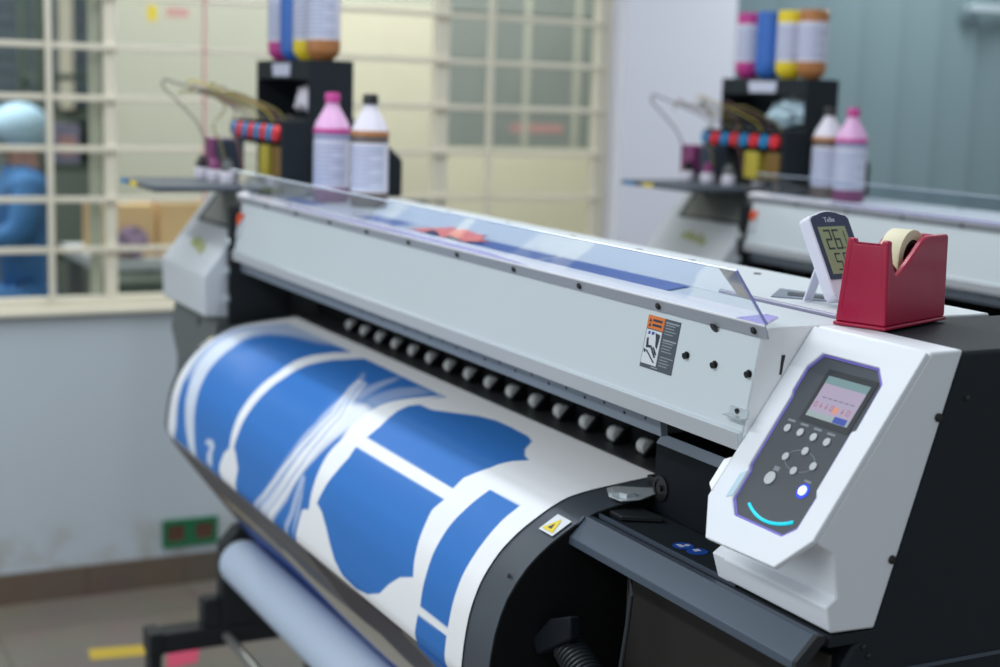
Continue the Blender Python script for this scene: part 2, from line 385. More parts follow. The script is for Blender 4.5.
def make_printer():
    P = thing('wide_format_printer', 'white and black wide-format printer in the foreground feeding a blue-printed sheet', 'printer', (-2.2, 1.15, 0), 'wide-format printers')
    XL, XR = -3.045, -1.2450
    # ---- covers
    m = MB(); m.prism([(.951,1.303),(.9340,1.2055),(.9290,1.2040),(.9310,1.1850),(.9540,1.1840),(.9750,1.299),(1.076,1.300),(1.076,1.315),(.962,1.315),(.953,1.311)], XL, XR)
    fc = m.build('front_cover', 'panelgrey', P, .0015)
    m = MB(); m.prism([(.9525,1.303),(.9358,1.2055),(.9328,1.1855),(1.06,1.1852),(1.076,1.300),(1.076,1.3148),(.962,1.3148),(.953,1.311)], XR+.0001, XR+.0004); m.build('cover_end', 'brightwhite', fc)  # end face coloured whiter than the cover to offset its shade
    m = MB(); m.prism([(.9790,1.2850),(.9835,1.2850),(.9800,1.2640),(.9775,1.2640)], XR+.0005, XR+.0012); m.build('cover_slot', 'screw', fc)
    m = MB(); m.prism([(.9285,1.2032),(.9305,1.1848),(.9320,1.1848),(.9300,1.2036)], XL, XR-.001); m.build('lower_lip', 'lip', fc)
    m = MB(); m.prism([(1.084,1.300),(1.290,1.300),(1.290,1.315),(1.084,1.315)], -3.405, -1.262); top = m.build('top_cover', 'white', P, .002)
    m = MB(); m.prism([(1.0765,1.302),(1.0835,1.302),(1.0835,1.3178),(1.0815,1.3195),(1.0785,1.3195),(1.0765,1.3178)], -1.50, -1.2650); m.build('cover_rail', 'railgrey', top, .0006)
    m = MB(); m.prism([(1.077,1.302),(1.083,1.302),(1.083,1.3085),(1.077,1.3085)], XL, -1.5001); m.build('cover_groove', 'strip', top)
    for x in (-1.6487, -1.8073, -1.9534, -2.16, -2.4, -2.65):
        m = MB(); m.lathe([(.0055,0),(.0055,.0012),(0,.0016)], (x, 1.247, 1.315), 'Z', 12); m.build('top_screw', 'screw', top)
    # recessed black handle and thin seams on the top right
    m = MB(); m.slab([(-1.505,1.175,1.3152),(-1.405,1.205,1.3152),(-1.385,1.165,1.3152),(-1.445,1.115,1.3152)], (0,0,.0012)); m.build('handle_recess', 'strip', top)
    m = MB(); m.slab([(-1.470,1.160,1.3166),(-1.405,1.190,1.3166),(-1.395,1.172,1.3166),(-1.445,1.140,1.3166)], (0,0,.0006)); m.build('handle_slot', 'paneldark', top)
    # ---- L-shaped guard bracket and clear guard
    m = MB(); m.prism([(.9490,1.3050),(.9430,1.3190),(.9450,1.3205),(.9505,1.3062)], -3.06, -1.2298); br = m.build('guard_bracket', 'flange', P, .0006)
    m = MB(); m.prism([(.9430,1.3193),(.9605,1.3270),(.9605,1.3288),(.9428,1.3211)], -3.06, -1.2298); m.build('bracket_shelf', 'alu', br)  # glare on the shelf is put into its near-white base colour
    m = MB(); m.slab([(-1.2800,.9432,1.3214),(-1.2302,.9432,1.3214),(-1.2302,.9600,1.3288),(-1.2500,.9600,1.3288)], (0,0,.0004)); m.build('film_patch', 'lilac', br)
    m = MB(); m.slab([(-2.75,.944,1.3218),(-1.75,.944,1.3218),(-1.90,.952,1.3253),(-2.75,.952,1.3253)], (0,0,.0004)); m.build('film_strip', 'lilac', br)
    for x in (-1.2509,-1.434,-1.6164,-1.7956,-1.9768,-2.1558,-2.3325,-2.5085,-2.688,-2.868):
        m = MB(); m.lathe([(.0042,0),(.0042,.003),(.0025,.0042),(0,.0042)], (x,.9470,1.3125), n=12, rot=Matrix.Rotation(R(112),4,'X')); m.build('bracket_screw', 'screw', br)
    m = MB(); m.lathe([(.003,0),(.006,.003),(0,.004)], (-1.3256,.950,1.3045), n=12, rot=Matrix.Rotation(R(120),4,'X')); m.build('bracket_screw', 'screw', br)
    g0, g1 = Vector((0,.9436,1.3212)), Vector((0,.9018,1.3778)); gd = (g1-g0).normalized(); gn = Vector((0, gd.z, -gd.y))
    def gp(x, t, h=0.): return Vector((x,0,0))+g0+(g1-g0)*t+gn*h
    m = MB(); m.slab([gp(-2.97,0),gp(-1.2298,0),gp(-1.2298,1),gp(-2.97,1)], gn*.0025); ac = m.build('clear_guard', 'acryl', P)
    m = MB(); m.slab([gp(-2.97,1),gp(-1.2298,1),gp(-1.2298,1.015),gp(-2.97,1.015)], gn*.0025); m.build('guard_top_edge', 'acryledge', ac)
    m = MB(); m.slab([gp(-1.2297,0),gp(-1.2275,0),gp(-1.2275,1.015),gp(-1.2297,1.015)], gn*.0025); m.build('guard_end_edge', 'led', ac)
    m = MB(); m.slab([gp(-1.2640,.98,.0027),gp(-1.2330,.98,.0027),gp(-1.2330,.42,.0027),gp(-1.2560,.46,.0027)], gn*.0006); m.build('tan_label', 'tan', ac)
    # ---- front cover fittings
    for x, z in ((-1.3687,1.2655),(-1.3143,1.2645),(-1.2525,1.2655)):
        m = MB(); A = Matrix.Rotation(R(100),4,'X')
        m.lathe([(.0046,0),(.0046,.0012),(.0028,.0016),(.0028,.003),(.0037,.0034),(.0037,.005),(0,.0054)], pp(x,z), n=14, rot=A); m.build('thumb_screw', 'screw', fc)
    m = MB(); m.slab([pp(-1.272,1.2285,.0002),pp(-1.2400,1.2285,.0002),pp(-1.2400,1.2205,.0002),pp(-1.272,1.2205,.0002)], (0,-.0015,0))
    m.slab([pp(-1.272,1.2205,.0),pp(-1.2400,1.2205,.0),pp(-1.2400,1.2185,.010),pp(-1.272,1.2185,.010)], (0,.0,-.0015)); m.build('latch_plate', 'silver', fc)
    m = MB(); m.lathe([(.003,0),(.003,.002),(0,.0025)], pp(-1.258,1.2248,.0015), n=12, rot=Matrix.Rotation(R(100),4,'X')); m.build('latch_screw', 'screw', fc)
    # warning sticker
    x0, x1, z0, z1 = -1.4585, -1.3915, 1.2377, 1.2985
    def st(a, b, c, d, h=.0006, th=.0002):   # fractions of the sticker
        q = MB(); xa, xb = x0+(x1-x0)*a, x0+(x1-x0)*c; za, zb = z1+(z0-z1)*b, z1+(z0-z1)*d
        q.slab([pp(xa,za,h),pp(xb,za,h),pp(xb,zb,h),pp(xa,zb,h)], pp(0,0,h+th)-pp(0,0,h)); return q
    def poly(pts, h=.001, th=.0002):
        q = MB(); q.slab([pp(x0+(x1-x0)*a, z1+(z0-z1)*b, h) for a, b in pts], pp(0,0,h+th)-pp(0,0,h)); return q
    items = [(st(0,0,1,1,.0002,.0003),'labelgrey'),(st(0,0,.52,.25),'orange'),(st(.02,.27,.50,.92),'labelwhite')]
    for yy in (.07,.16): items += [(poly([(.05,yy+.05),(.13,yy+.05),(.09,yy-.02)]),'labelink'),(st(.17,yy-.01,.46,yy+.035,.001),'labelink')]
    items += [(poly([(.10,.30),(.16,.30),(.14,.36),(.09,.36)]),'signblue'),(poly([(.20,.30),(.29,.30),(.27,.35),(.21,.36)]),'signblue'),
              (poly([(.32,.31),(.47,.33),(.44,.60),(.38,.56),(.36,.44)]),'labelink'),(poly([(.08,.44),(.13,.42),(.16,.56),(.28,.56),(.28,.60),(.10,.62)]),'labelink'),
              (poly([(.10,.66),(.15,.66),(.44,.86),(.40,.87)]),'labelink'),(poly([(.24,.60),(.30,.60),(.44,.76),(.40,.78)]),'labelink'),(poly([(.30,.58),(.35,.58),(.46,.70),(.43,.73)]),'labelink'),(poly([(.05,.64),(.11,.66),(.10,.72),(.05,.70)]),'labelink')]
    for k in range(16):
        if k in (5, 11): continue
        items.append((st(.57,.05+k*.055,.57+(.40 if k in (0,6,12) else random.uniform(.25,.38)),.05+k*.055+(.03 if k in (0,6) else .016),.0006),'labeltext'))
    items.append((st(.36,.945,.56,.965),'labeltext'))
    build_multi('warning_sticker', items, fc)
    # left edge of the cover: little sensor with an orange cap
    m = MB(); m.prism([(.934,1.235),(.944,1.235),(.950,1.272),(.940,1.272)], -3.035, -3.015); ss = m.build('edge_sensor', 'offwhite', fc)
    m = MB(); m.prism([(.935,1.262),(.943,1.262),(.946,1.284),(.938,1.284)], -3.034, -3.016); m.build('sensor_cap', 'redorange', ss)
    # ---- strip with screws under the lip
    m = MB(); m.prism([(.946,1.1838),(.956,1.1838),(.958,1.160),(.949,1.160)], -3.04, -1.42); sp = m.build('carriage_strip', 'strip', P)
    k = 0
    for px in np.arange(-1.452, -2.4, -.0475):
        m = MB(); m.lathe([(.0022,0),(.0022,.001),(0,.0013)], (px,.9477,1.1755 if k % 2 == 0 else 1.1725), 'Y', 10, rot=Matrix.Rotation(R(96),4,'X')); k += 1; m.build('strip_screw', 'screw', sp)
    # ---- dark inside of the print tunnel
    m = MB(); m.prism([(1.15,.88),(1.288,.88),(1.288,1.299),(1.00,1.299),(1.00,1.292),(1.15,1.292)], -3.04, -1.2465); m.build('tunnel_back', 'matblack', P)
    m = MB(); m.prism([(1.0565,1.0640),(1.149,1.0640),(1.149,1.050),(1.0565,1.050)], -3.03, -1.511); m.build('platen', 'platen', P)
    m = MB(); m.box(-3.03,-1.512,1.1135,1.1495,1.0660,1.132); rail = m.build('roller_rail', 'matblack', P, .002)
    for k in range(16):
        x = -1.6035-.0787*k
        m = MB(); m.lathe([(.0085,-.0095),(.0112,-.008),(.0112,.008),(.0085,.0095)], (x,1.100,1.0765), 'X', 20); r = m.build('pinch_roller', 'roller', P)
        m = MB(); m.prism([(1.112,1.094),(1.112,1.0655),(1.085,1.0655),(1.090,1.072)], x+.0132, x+.0185); m.build('roller_arm', 'screw', r)
    # ---- dark box between the tunnel and the control box
    m = MB(); m.prism([(1.0025,1.0415),(1.0025,1.1285),(1.0105,1.139),(1.149,1.139),(1.149,1.0415)], -1.5095, -1.2395); cb = m.build('capping_box', 'capbox', P)
    m = MB(); m.prism([(1.0018,1.1285),(1.0100,1.1394),(1.0108,1.1388),(1.0026,1.1278)], -1.5090, -1.2400); m.build('bevel_strip', 'bevel', cb)
    m = MB(); m.lathe([(.016,0),(.016,.002),(.012,.002),(.012,.0006),(.004,.0006),(.004,.004),(0,.004)], (-1.494,1.0022,1.074), n=24, rot=Matrix.Rotation(R(90),4,'X')); m.build('hub', 'screw', cb)
    # ---- tray, lip line, front rail
    m = MB(); m.box(-1.5115,-1.0745,.924,1.149,1.028,1.040); tr = m.build('side_tray', 'blacktop', P, .001)
    m = MB(); m.box(-1.5115,-1.2300,.9245,.9262,1.0402,1.0455); m.build('tray_edge', 'slate', tr)
    for (x, y, a) in ((-1.3740,.9560,0),(-1.3500,.9590,1)):
        q = MB(); q.lathe([(.0125,0),(.0125,.0005),(0,.0005)], (x,y,1.0402), n=24)
        w = MB()
        if a: w.slab([(x-.007,y-.002,1.0408),(x+.001,y-.003,1.0408),(x+.001,y+.005,1.0408),(x-.007,y+.006,1.0408)], (0,0,.0002))
        else:
            w.lathe([(.0035,0),(.0035,.0003),(0,.0003)], (x+.001,y+.005,1.0408), n=14); w.slab([(x-.007,y-.006,1.0408),(x+.005,y-.006,1.0408),(x+.004,y,1.0408),(x-.005,y,1.0408)], (0,0,.0002))
        build_multi('safety_sign', [(q,'signblue'),(w,'bottlelabel')], tr)
    m = MB(); m.prism([(.9085,1.0430),(.8845,1.0200),(.8835,1.0110),(.8900,1.0085),(.9180,1.0360),(.9180,1.0420)], -1.5150, -1.0790); fr = m.build('front_rail', 'slate', P, .001)
    m = MB(); m.prism([(.9085,1.0430),(.8845,1.0200),(.8835,1.0110),(.8900,1.0085),(.9180,1.0360),(.9180,1.0420)], -1.0790, -1.0735); m.build('rail_end', 'black', fr)
    m = MB(); m.slab([(-1.5165,.880,1.020),(-1.5165,.905,1.043),(-1.5120,.905,1.043),(-1.5120,.880,1.020)], (0,.002,-.003)); m.build('rail_tab', 'slate', fr)
    # under-rail cavity
    m = MB(); m.box(-1.5117,-1.2610,1.0551,1.148,.7401,1.027); m.box(-1.2609,-1.0760,1.06,1.148,.7401,1.027) if False else None; m.build('lower_back_panel', 'brownblack', P)
    m = MB(); m.box(-1.4400,-1.0755,.9245,.9295,.60,1.020); m.build('lower_front_panel', 'brownblack', P)
    # ---- dryer apron that the sheet slides over
    inner = [(y+.0012, z-.0012) if i < 4 else None for i, (y, z) in enumerate(SHEET_PROF)]
    ap = []
    for i, (y, z) in enumerate(SHEET_PROF[:20]):
        y0, z0 = SHEET_PROF[max(i-1,0)]; y1, z1 = SHEET_PROF[i+1]
        t = Vector((y1-y0, z1-z0)).normalized(); n2 = Vector((-t.y, t.x))   # inward
        if n2.x < 0 and i > 3: n2 = -n2
        if i <= 3 and n2.y > 0: n2 = -n2
        ap.append((y+n2.x*.0016, z+n2.y*.0016))
    ap = ap[:-1]
    m = MB(); m.prism(ap+[(.86,.80),(1.05,.86),(1.055,1.05)], -3.02, -1.5135); apr = m.build('dryer_apron', 'apron', P, 0., angle=25)
    m = MB(); m.prism([(y+.001, z-.001) for y, z in ap]+[(.80,.74),(.86,.745),(1.0548,.745),(1.0548,1.05)], -1.5134, -1.5118); sp2 = m.build('apron_end_plate', 'matblack', P)
    m = MB(); m.lathe([(.003,0),(.003,.0012),(0,.0016)], (-1.530,.8130,.9735), n=10, rot=Matrix.Rotation(R(60),4,'X')); m.build('apron_screw', 'screw', apr)
    # yellow warning label lying on the apron beside the sheet
    def on_apron(x, s, h):
        acc = 0
        for (a, b) in zip(SHEET_PROF, SHEET_PROF[1:]):
            L = math.hypot(b[0]-a[0], b[1]-a[1])
            if acc+L >= s:
                k = (s-acc)/L; t = ((b[0]-a[0])/L, (b[1]-a[1])/L); nn = (t[1], -t[0])
                return Vector((x, a[0]+(b[0]-a[0])*k+nn[0]*h, a[1]+(b[1]-a[1])*k+nn[1]*h))
            acc += L
    def lab(pts, h):
        q = MB(); ring = []
        q.slab([on_apron(x, s, h) for x, s in pts], on_apron(-1.54,.165,h+.0003)-on_apron(-1.54,.165,h)); return q
    xa, xb, s0, s1 = -1.5550, -1.5205, .1668, .1976
    build_multi('yellow_warning_label', [(lab([(xa,s0),(xb,s0),(xb,s1),(xa,s1)],.0004),'labelwhite'),
        (lab([(xa+.004,s1-.0035),(xa+.004,s0+.0265),(xa+.0165,s0+.005),(xb-.014,s0+.0085),(xb-.005,s1-.0035)],.0010),'yellow'),
        (lab([(xa+.012,s1-.0075),(xa+.0205,s1-.0075),(xa+.0165,s0+.0145)],.0014),'labelink')], apr)
    # silver media clamp and its black block
    m = MB(); m.slab([(-1.556,.962,1.0612),(-1.556,.975,1.0625),(-1.522,1.012,1.0650),(-1.505,1.004,1.0640),(-1.496,.974,1.0610),(-1.505,.952,1.0590),(-1.528,.948,1.0595)], (0,0,.0014))
    m.slab([(-1.552,.966,1.0605),(-1.540,.960,1.0595),(-1.516,.985,1.0610),(-1.522,1.004,1.0625)], (0,0,.0032)); m.slab([(-1.520,.958,1.0600),(-1.509,.962,1.0602),(-1.509,.976,1.0620),(-1.520,.974,1.0618)], (0,0,.006)); m.slab([(-1.535,.952,1.0600),(-1.527,.951,1.0600),(-1.520,.965,1.0620),(-1.528,.968,1.0620)], (0,0,.004)); mc = m.build('media_clamp', 'silver', P, .0004)
    m = MB(); m.box(-1.560,-1.540,1.024,1.036,1.0605,1.0735); m.build('clamp_block', 'screw', mc, .001)
    m = MB(); m.slab([(-1.545,.940,1.0415),(-1.515,.985,1.0415),(-1.460,.985,1.0415),(-1.485,.940,1.0415)], (0,0,.006)); m.build('tray_bracket', 'black', tr, .001)
    # handle with a ribbed knob inside the cavity
    T = Matrix.Translation((-1.475,.850,.915)) @ Matrix.Rotation(R(-38),4,'Y') @ Matrix.Rotation(R(15),4,'Z')
    m = MB(T); m.slab([(-.045,0,-.012),(.020,0,-.016),(.030,0,.010),(-.005,0,.020),(-.045,0,.010)], (0,.018,0)); hd = m.build('lever', 'capbox', P, .003)
    m = MB(Matrix.Translation((-1.455,.872,.880)) @ Matrix.Rotation(R(25),4,'Y'))
    prof = []
    for k in range(11): prof += [(.019,-.030+.006*k),(.0215,-.0275+.006*k),(.0215,-.0255+.006*k)]
    m.lathe([(0,-.030)]+prof+[(0,.0365)], (0,0,0), 'X', 22); m.build('ribbed_knob', 'rubber', hd)
    m = MB(); m.tube([(-1.395,.900,1.010),(-1.385,.895,.985),(-1.382,.89,.95),(-1.384,.885,.90),(-1.388,.88,.85)], .003); m.build('cable', 'rubber', P)
    # ---- black right end
    m = MB(); m.prism([(1.0675,1.3130),(1.350,1.3130),(1.350,.60),(.930,.60),(.930,.985),(.955,1.026),(.9800,1.0405)], -1.2600, -1.0740); ec = m.build('right_end_cap', 'blacktop', P, .004)
    m = MB(); m.slab([(-1.0739,.95,.9905),(-1.0739,1.349,.9885),(-1.0739,1.349,.9925),(-1.0739,.95,.9945)], (.0012,0,0)); m.build('end_seam', 'slate', ec)
    for y, z in ((1.0770,1.2656),(.9740,1.0130),(.9670,1.0230)):
        m = MB(); m.lathe([(.0032,0),(.0032,.001),(.002,.0018),(0,.0018)], (-1.0740,y,z), 'X', 12); m.build('end_screw', 'screw', ec)
    for y, z in ((1.0397,1.2492),(.9940,1.1100)):
        m = MB(); m.lathe([(.0045,-.002),(.0045,.0012),(.003,.0028),(0,.0028)], (-1.0722,y,z), 'X', 16); m.build('cap_screw', 'screw', ec)
    # ---- control box
    m = MB(); v2 = fp(0,.2086,-.006); v0 = fp(0,-.0059,-.006)
    m.prism([(1.0660,1.3150),(1.0240,1.3150),(v0.y,v0.z),(v2.y,v2.z),(.9200,1.124),(.9270,1.079),(.9150,1.071),(.9240,1.0435),(.9780,1.0415)], -1.2430, -1.0726); box = m.build('control_box', 'shell', P, .0025)
    m = MB(); m.prism([(.9200,1.124),(.9270,1.079),(.9150,1.071),(.9240,1.0435),(.9780,1.0415),(.99,1.12)], -1.2600, -1.2400); m.build('lower_side_block', 'shell', box, .0008)
    m = MB(); outer = [(-1.2430,-.0059),(-1.0726,-.0059),(-1.0726,.2086),(-1.1005,.2475),(-1.2125,.2500),(-1.2450,.2086)]
    plate_with_hole(m, [fp(x,v,0) for x, v in outer], [fp(x,v,0) for x, v in BEZEL], FN*-.0062); face = m.build('face_plate', 'shell', box, .0012)
    cx, cv = -1.1575, .1190
    def shrink(d): return [(cx+(x-cx)*(1-d/.057), cv+(v-cv)*(1-d/.095)) for x, v in BEZEL]
    fp0 = fp
    def face_disc_q(mb, cx, v, r, h0, h1, n=20): face_disc(mb, cx-.0022, v, r, h0+.0022, h1+.0022, n)
    def fq(x, v, h=0.): return fp0(x-.0022, v, h+.0022)
    m = MB(); plate_with_hole(m, [fp(x,v,-.0024) for x, v in shrink(.0001)], [fp(x,v,-.0024) for x, v in shrink(.0026)], FN*-.0030); m.build('bezel_rim', 'violet', box)
    m = MB(); m.slab([fp(x,v,-.0052) for x, v in shrink(.0025)], FN*.0024); m.build('keypad', 'paneldark', box)
    m = MB(); m.slab([fq(-1.1845,.0360,-.0050),fq(-1.1085,.0360,-.0050),fq(-1.1085,.0975,-.0050),(fq(-1.1845,.0975,-.0050))], FN*.0006); m.build('screen_frame', 'screenframe', box)
    def sq(a, b, c, d, h=-.0042, th=.0002):
        q = MB(); q.slab([fq(a,b,h),fq(c,b,h),fq(c,d,h),fq(a,d,h)], FN*th); return q
    sx0, sx1, sv0, sv1 = -1.1785, -1.1150, .0432, .0908
    its = [(sq(sx0,sv0,sx1,sv1,-.0044),'s_body'),(sq(sx0,sv0,sx1,.0520),'s_teal'),(sq(sx0,.0845,sx1,sv1),'s_pale'),(sq(-1.1375,.0835,-1.1185,.0905,-.0040),'s_blue')]
    for k in range(6): its.append((sq(-1.1700+k*.0085,.0665,-1.1640+k*.0085,.0678),'s_text'))
    for k in range(7):
        if k == 4: its.append((sq(-1.1460,.0740,-1.1385,.0815),'s_orange')); continue
        xx = -1.1755+k*.0083
        if k in (0,3,6):
            its += [(sq(xx,.0735,xx+.0042,.0742),'s_red'),(sq(xx,.0790,xx+.0042,.0797),'s_red'),(sq(xx,.0735,xx+.0007,.0797),'s_red'),(sq(xx+.0035,.0735,xx+.0042,.0797),'s_red')]
        else: its += [(sq(xx+.0016,.0735,xx+.0026,.0797),'s_red'),(sq(xx,.0770,xx+.0042,.0778),'s_red')]
    build_multi('screen', its, box)
    keys = [(-1.1920,.1103),(-1.1710,.1105),(-1.1497,.1109),(-1.1287,.1113),(-1.1710,.1394),(-1.1494,.1274),(-1.1272,.1394),(-1.1490,.1507)]
    for x, v in keys:
        m = MB(); face_disc_q(m, x, v, .0046, -.0050, -.0034); m.build('key', 'key', box, .0006)
    for k, (x, v) in enumerate(keys[:4]):
        m = MB(); m.slab([fq(x-.007,v-.0105,-.0050),fq(x+.005,v-.0105,-.0050),fq(x+.005,v-.0080,-.0050),fq(x-.007,v-.0080,-.0050)], FN*.0002); m.build('key_caption', 'print', box)
    m = MB(); face_disc_q(m, -1.1744, .1662, .0075, -.0050, -.0034); m.build('round_key', 'key', box, .0006)
    m = MB(); m.slab([fq(-1.178,.1520,-.0050),fq(-1.169,.1520,-.0050),fq(-1.169,.1570,-.0050),fq(-1.178,.1570,-.0050)], FN*.0002); m.slab([fq(-1.128,.1545,-.0050),fq(-1.118,.1545,-.0050),fq(-1.118,.1570,-.0050),fq(-1.128,.1570,-.0050)], FN*.0002); m.build('key_caption', 'print', box)
    m = MB()
    for a0 in (20, 110, 200, 290):    # hexagon line between the arrow keys
        pts = []
        for k in range(8):
            a = R(a0+k*50/7); rr = .0215
            pts.append((-1.149+rr*math.cos(a), .139+.0118*math.sin(a)))
        for (p, q) in zip(pts, pts[1:]):
            d = Vector((q[0]-p[0], q[1]-p[1])).normalized(); nx, nv = -d.y*.0004, d.x*.0004
            m.slab([fq(p[0]+nx,p[1]+nv,-.005),fq(q[0]+nx,q[1]+nv,-.005),fq(q[0]-nx,q[1]-nv,-.005),fq(p[0]-nx,p[1]-nv,-.005)], FN*.0003)
    m.build('arrow_ring', 'print', box)
    q = MB(); face_disc_q(q, -1.1219, .1666, .0082, -.0050, -.0044); w = MB(); face_disc_q(w, -1.1222, .1662, .0052, -.0044, -.0034)
    build_multi('power_light', [(q,'bluelight'),(w,'bluecore')], box)
    m = MB(); pts = []
    for k in range(17):
        a = R(90-31+62*k/16); pts.append(fq(-1.1459-.0690*math.cos(a)*1.0, .1398+.0690*math.sin(a), -.0046))
    m.tube(pts, .0017, 8); m.build('cyan_arc_light', 'cyan', box)
    m = MB(); m.slab([fp(-1.2428,.160,.0012),fp(-1.2540,.166,.0005),fp(-1.2540,.196,.0005),fp(-1.2428,.203,.0012)], FN*-.012); m.build('side_tab', 'brightwhite', box, .001)
    m = MB(); m.slab([fp(-1.2180,.1740,.0002),fp(-1.2095,.1670,.0002),fp(-1.2095,.1985,.0002),fp(-1.2180,.2020,.0002)], FN*.0004); m.build('clear_tape_strip', 'lightblueplastic', box)
    # ---- left end
    m = MB(); m.prism([(1.062,1.315),(1.000,1.315),(.8780,1.1560),(.8730,1.1480),(.8760,1.0600),(.9950,1.052)], -3.410, -3.0640); lc = m.build('left_end_cap', 'offwhite', P, .006, 3)
    def lp(x, t, h): return Vector((x, 1.000-.122*t-.793*h, 1.315-.159*t+.609*h))
    m = MB(); m.slab([lp(-3.345,.02,.0004),lp(-3.085,.02,.0004),lp(-3.085,.42,.0004),lp(-3.345,.42,.0004)], lp(0,0,.0012)-lp(0,0,0)); m.build('shaded_window', 'platen2', lc)
    m = MB(); m.slab([lp(-3.355,.0,.0004),lp(-3.345,.0,.0004),lp(-3.345,.42,.0004),lp(-3.355,.44,.0004)], lp(0,0,.003)-lp(0,0,0)); m.slab([lp(-3.355,.42,.0004),lp(-3.080,.42,.0004),lp(-3.075,.46,.0004),lp(-3.355,.46,.0004)], lp(0,0,.003)-lp(0,0,0)); m.build('window_frame', 'screenframe', lc)
    m = MB()
    for k, (dx, t0, t1) in enumerate(((-3.285,.66,.78),(-3.262,.64,.79),(-3.240,.68,.80),(-3.214,.66,.82),(-3.190,.72,.84))):
        m.slab([lp(dx,t0,.0003),lp(dx+.017,t0+.02,.0003),lp(dx+.015,t1,.0003),lp(dx-.002,t1-.02,.0003)], lp(0,0,.0006)-lp(0,0,0))
    m.build('green_logo', 'logo', lc)
    m = MB(); m.prism([(.902,1.056),(.892,.99),(.906,.92),(.900,.80),(.91,.74),(1.28,.74),(1.28,1.295),(1.07,1.295),(1.00,1.05)], -3.402, -3.0680); lb = m.build('left_body', 'lowbody', P, .004)
    m = MB(); m.lathe([(.010,0),(.010,.005),(0,.006)], (-3.190,.9010,1.030), n=14, rot=Matrix.Rotation(R(90),4,'X')); m.build('body_screw', 'screw', lb)
    m = MB(); m.slab([(-3.10,.8955,1.012),(-3.072,.8955,1.012),(-3.072,.8935,.990),(-3.10,.8935,.990)], (0,-.0008,0)); m.build('yellow_tag', 'yellow', lb)
    m = MB(); m.box(-3.0630,-3.0480,.925,1.06,1.045,1.295); hb = m.build('hinge_plate', 'black', P)
    for zz in (1.10,1.16,1.22):
        m = MB(); m.lathe([(.010,0),(.010,.006),(.005,.008),(0,.008)], (-3.056,.9250,zz), n=14, rot=Matrix.Rotation(R(90),4,'X')); m.build('hinge_bolt', 'silver', hb)
    m = MB(); m.prism([(.772,1.326),(1.028,1.326),(1.028,1.338),(.772,1.338)], -3.375, -3.068); ty = m.build('left_tray', 'labelgrey', P, .003)
    m = MB(); m.box(-3.36,-3.09,1.005,1.03,1.3155,1.3258); m.build('tray_support', 'black', ty)
    for x, c in ((-3.33,'bluecap'),(-3.24,'yellow')):
        m = MB(); m.box(x-.02,x+.02,.766,.774,1.3275,1.3365); m.build('tray_marker', c, ty)
    # ---- chassis, legs, feet, take-up holders
    m = MB(); m.box(-3.40,-1.08,1.06,1.278,.66,.7395); ch = m.build('chassis_beam', 'black', P, .004)
    for x in (-3.062, -1.20):
        m = MB(); m.box(x-.045,x+.045,1.12,1.22,.07,.66); lg = m.build('stand_leg', 'black', P, .004)
        m = MB(); m.box(x-.04,x+.04,.62,1.62,.05,.11); 
        for yy in (.68,1.56): m.lathe([(.03,-.015),(.034,-.01),(.034,.01),(.03,.015)], (x,yy,.034), 'X', 18)
        m.build('stand_foot', 'black', lg, .003)
        m = MB(); m.box(x-.03,x+.03,.776,1.119,.335,.380); arm = m.build('take_up_arm', 'black', P, .003)
        m = MB(); m.box(x-.032,x+.032,.746,.776,.333,.384); m.box(x-.024,x+.024,.748,.774,.20,.3329); m.build('arm_end', 'black', arm, .003)
    for x0, x1 in ((-3.075,-3.030),(-1.50,-1.455)):
        m = MB(); m.prism([(.904,.3805),(1.06,.3805),(1.06,.57),(1.03,.60),(.94,.60),(.905,.56)], x0, x1); hb2 = m.build('take_up_holder', 'black', P, .004)
        m = MB(); m.box(x0,x1-.002,.864,.9035,.381,.445); hm = m.build('holder_motor', 'black', hb2, .004)
    m = MB(); m.tube([(-3.0285,.915,.357),(-1.46,.915,.357)], .011, 14); m.build('tension_rod', 'rod', P)
    return P

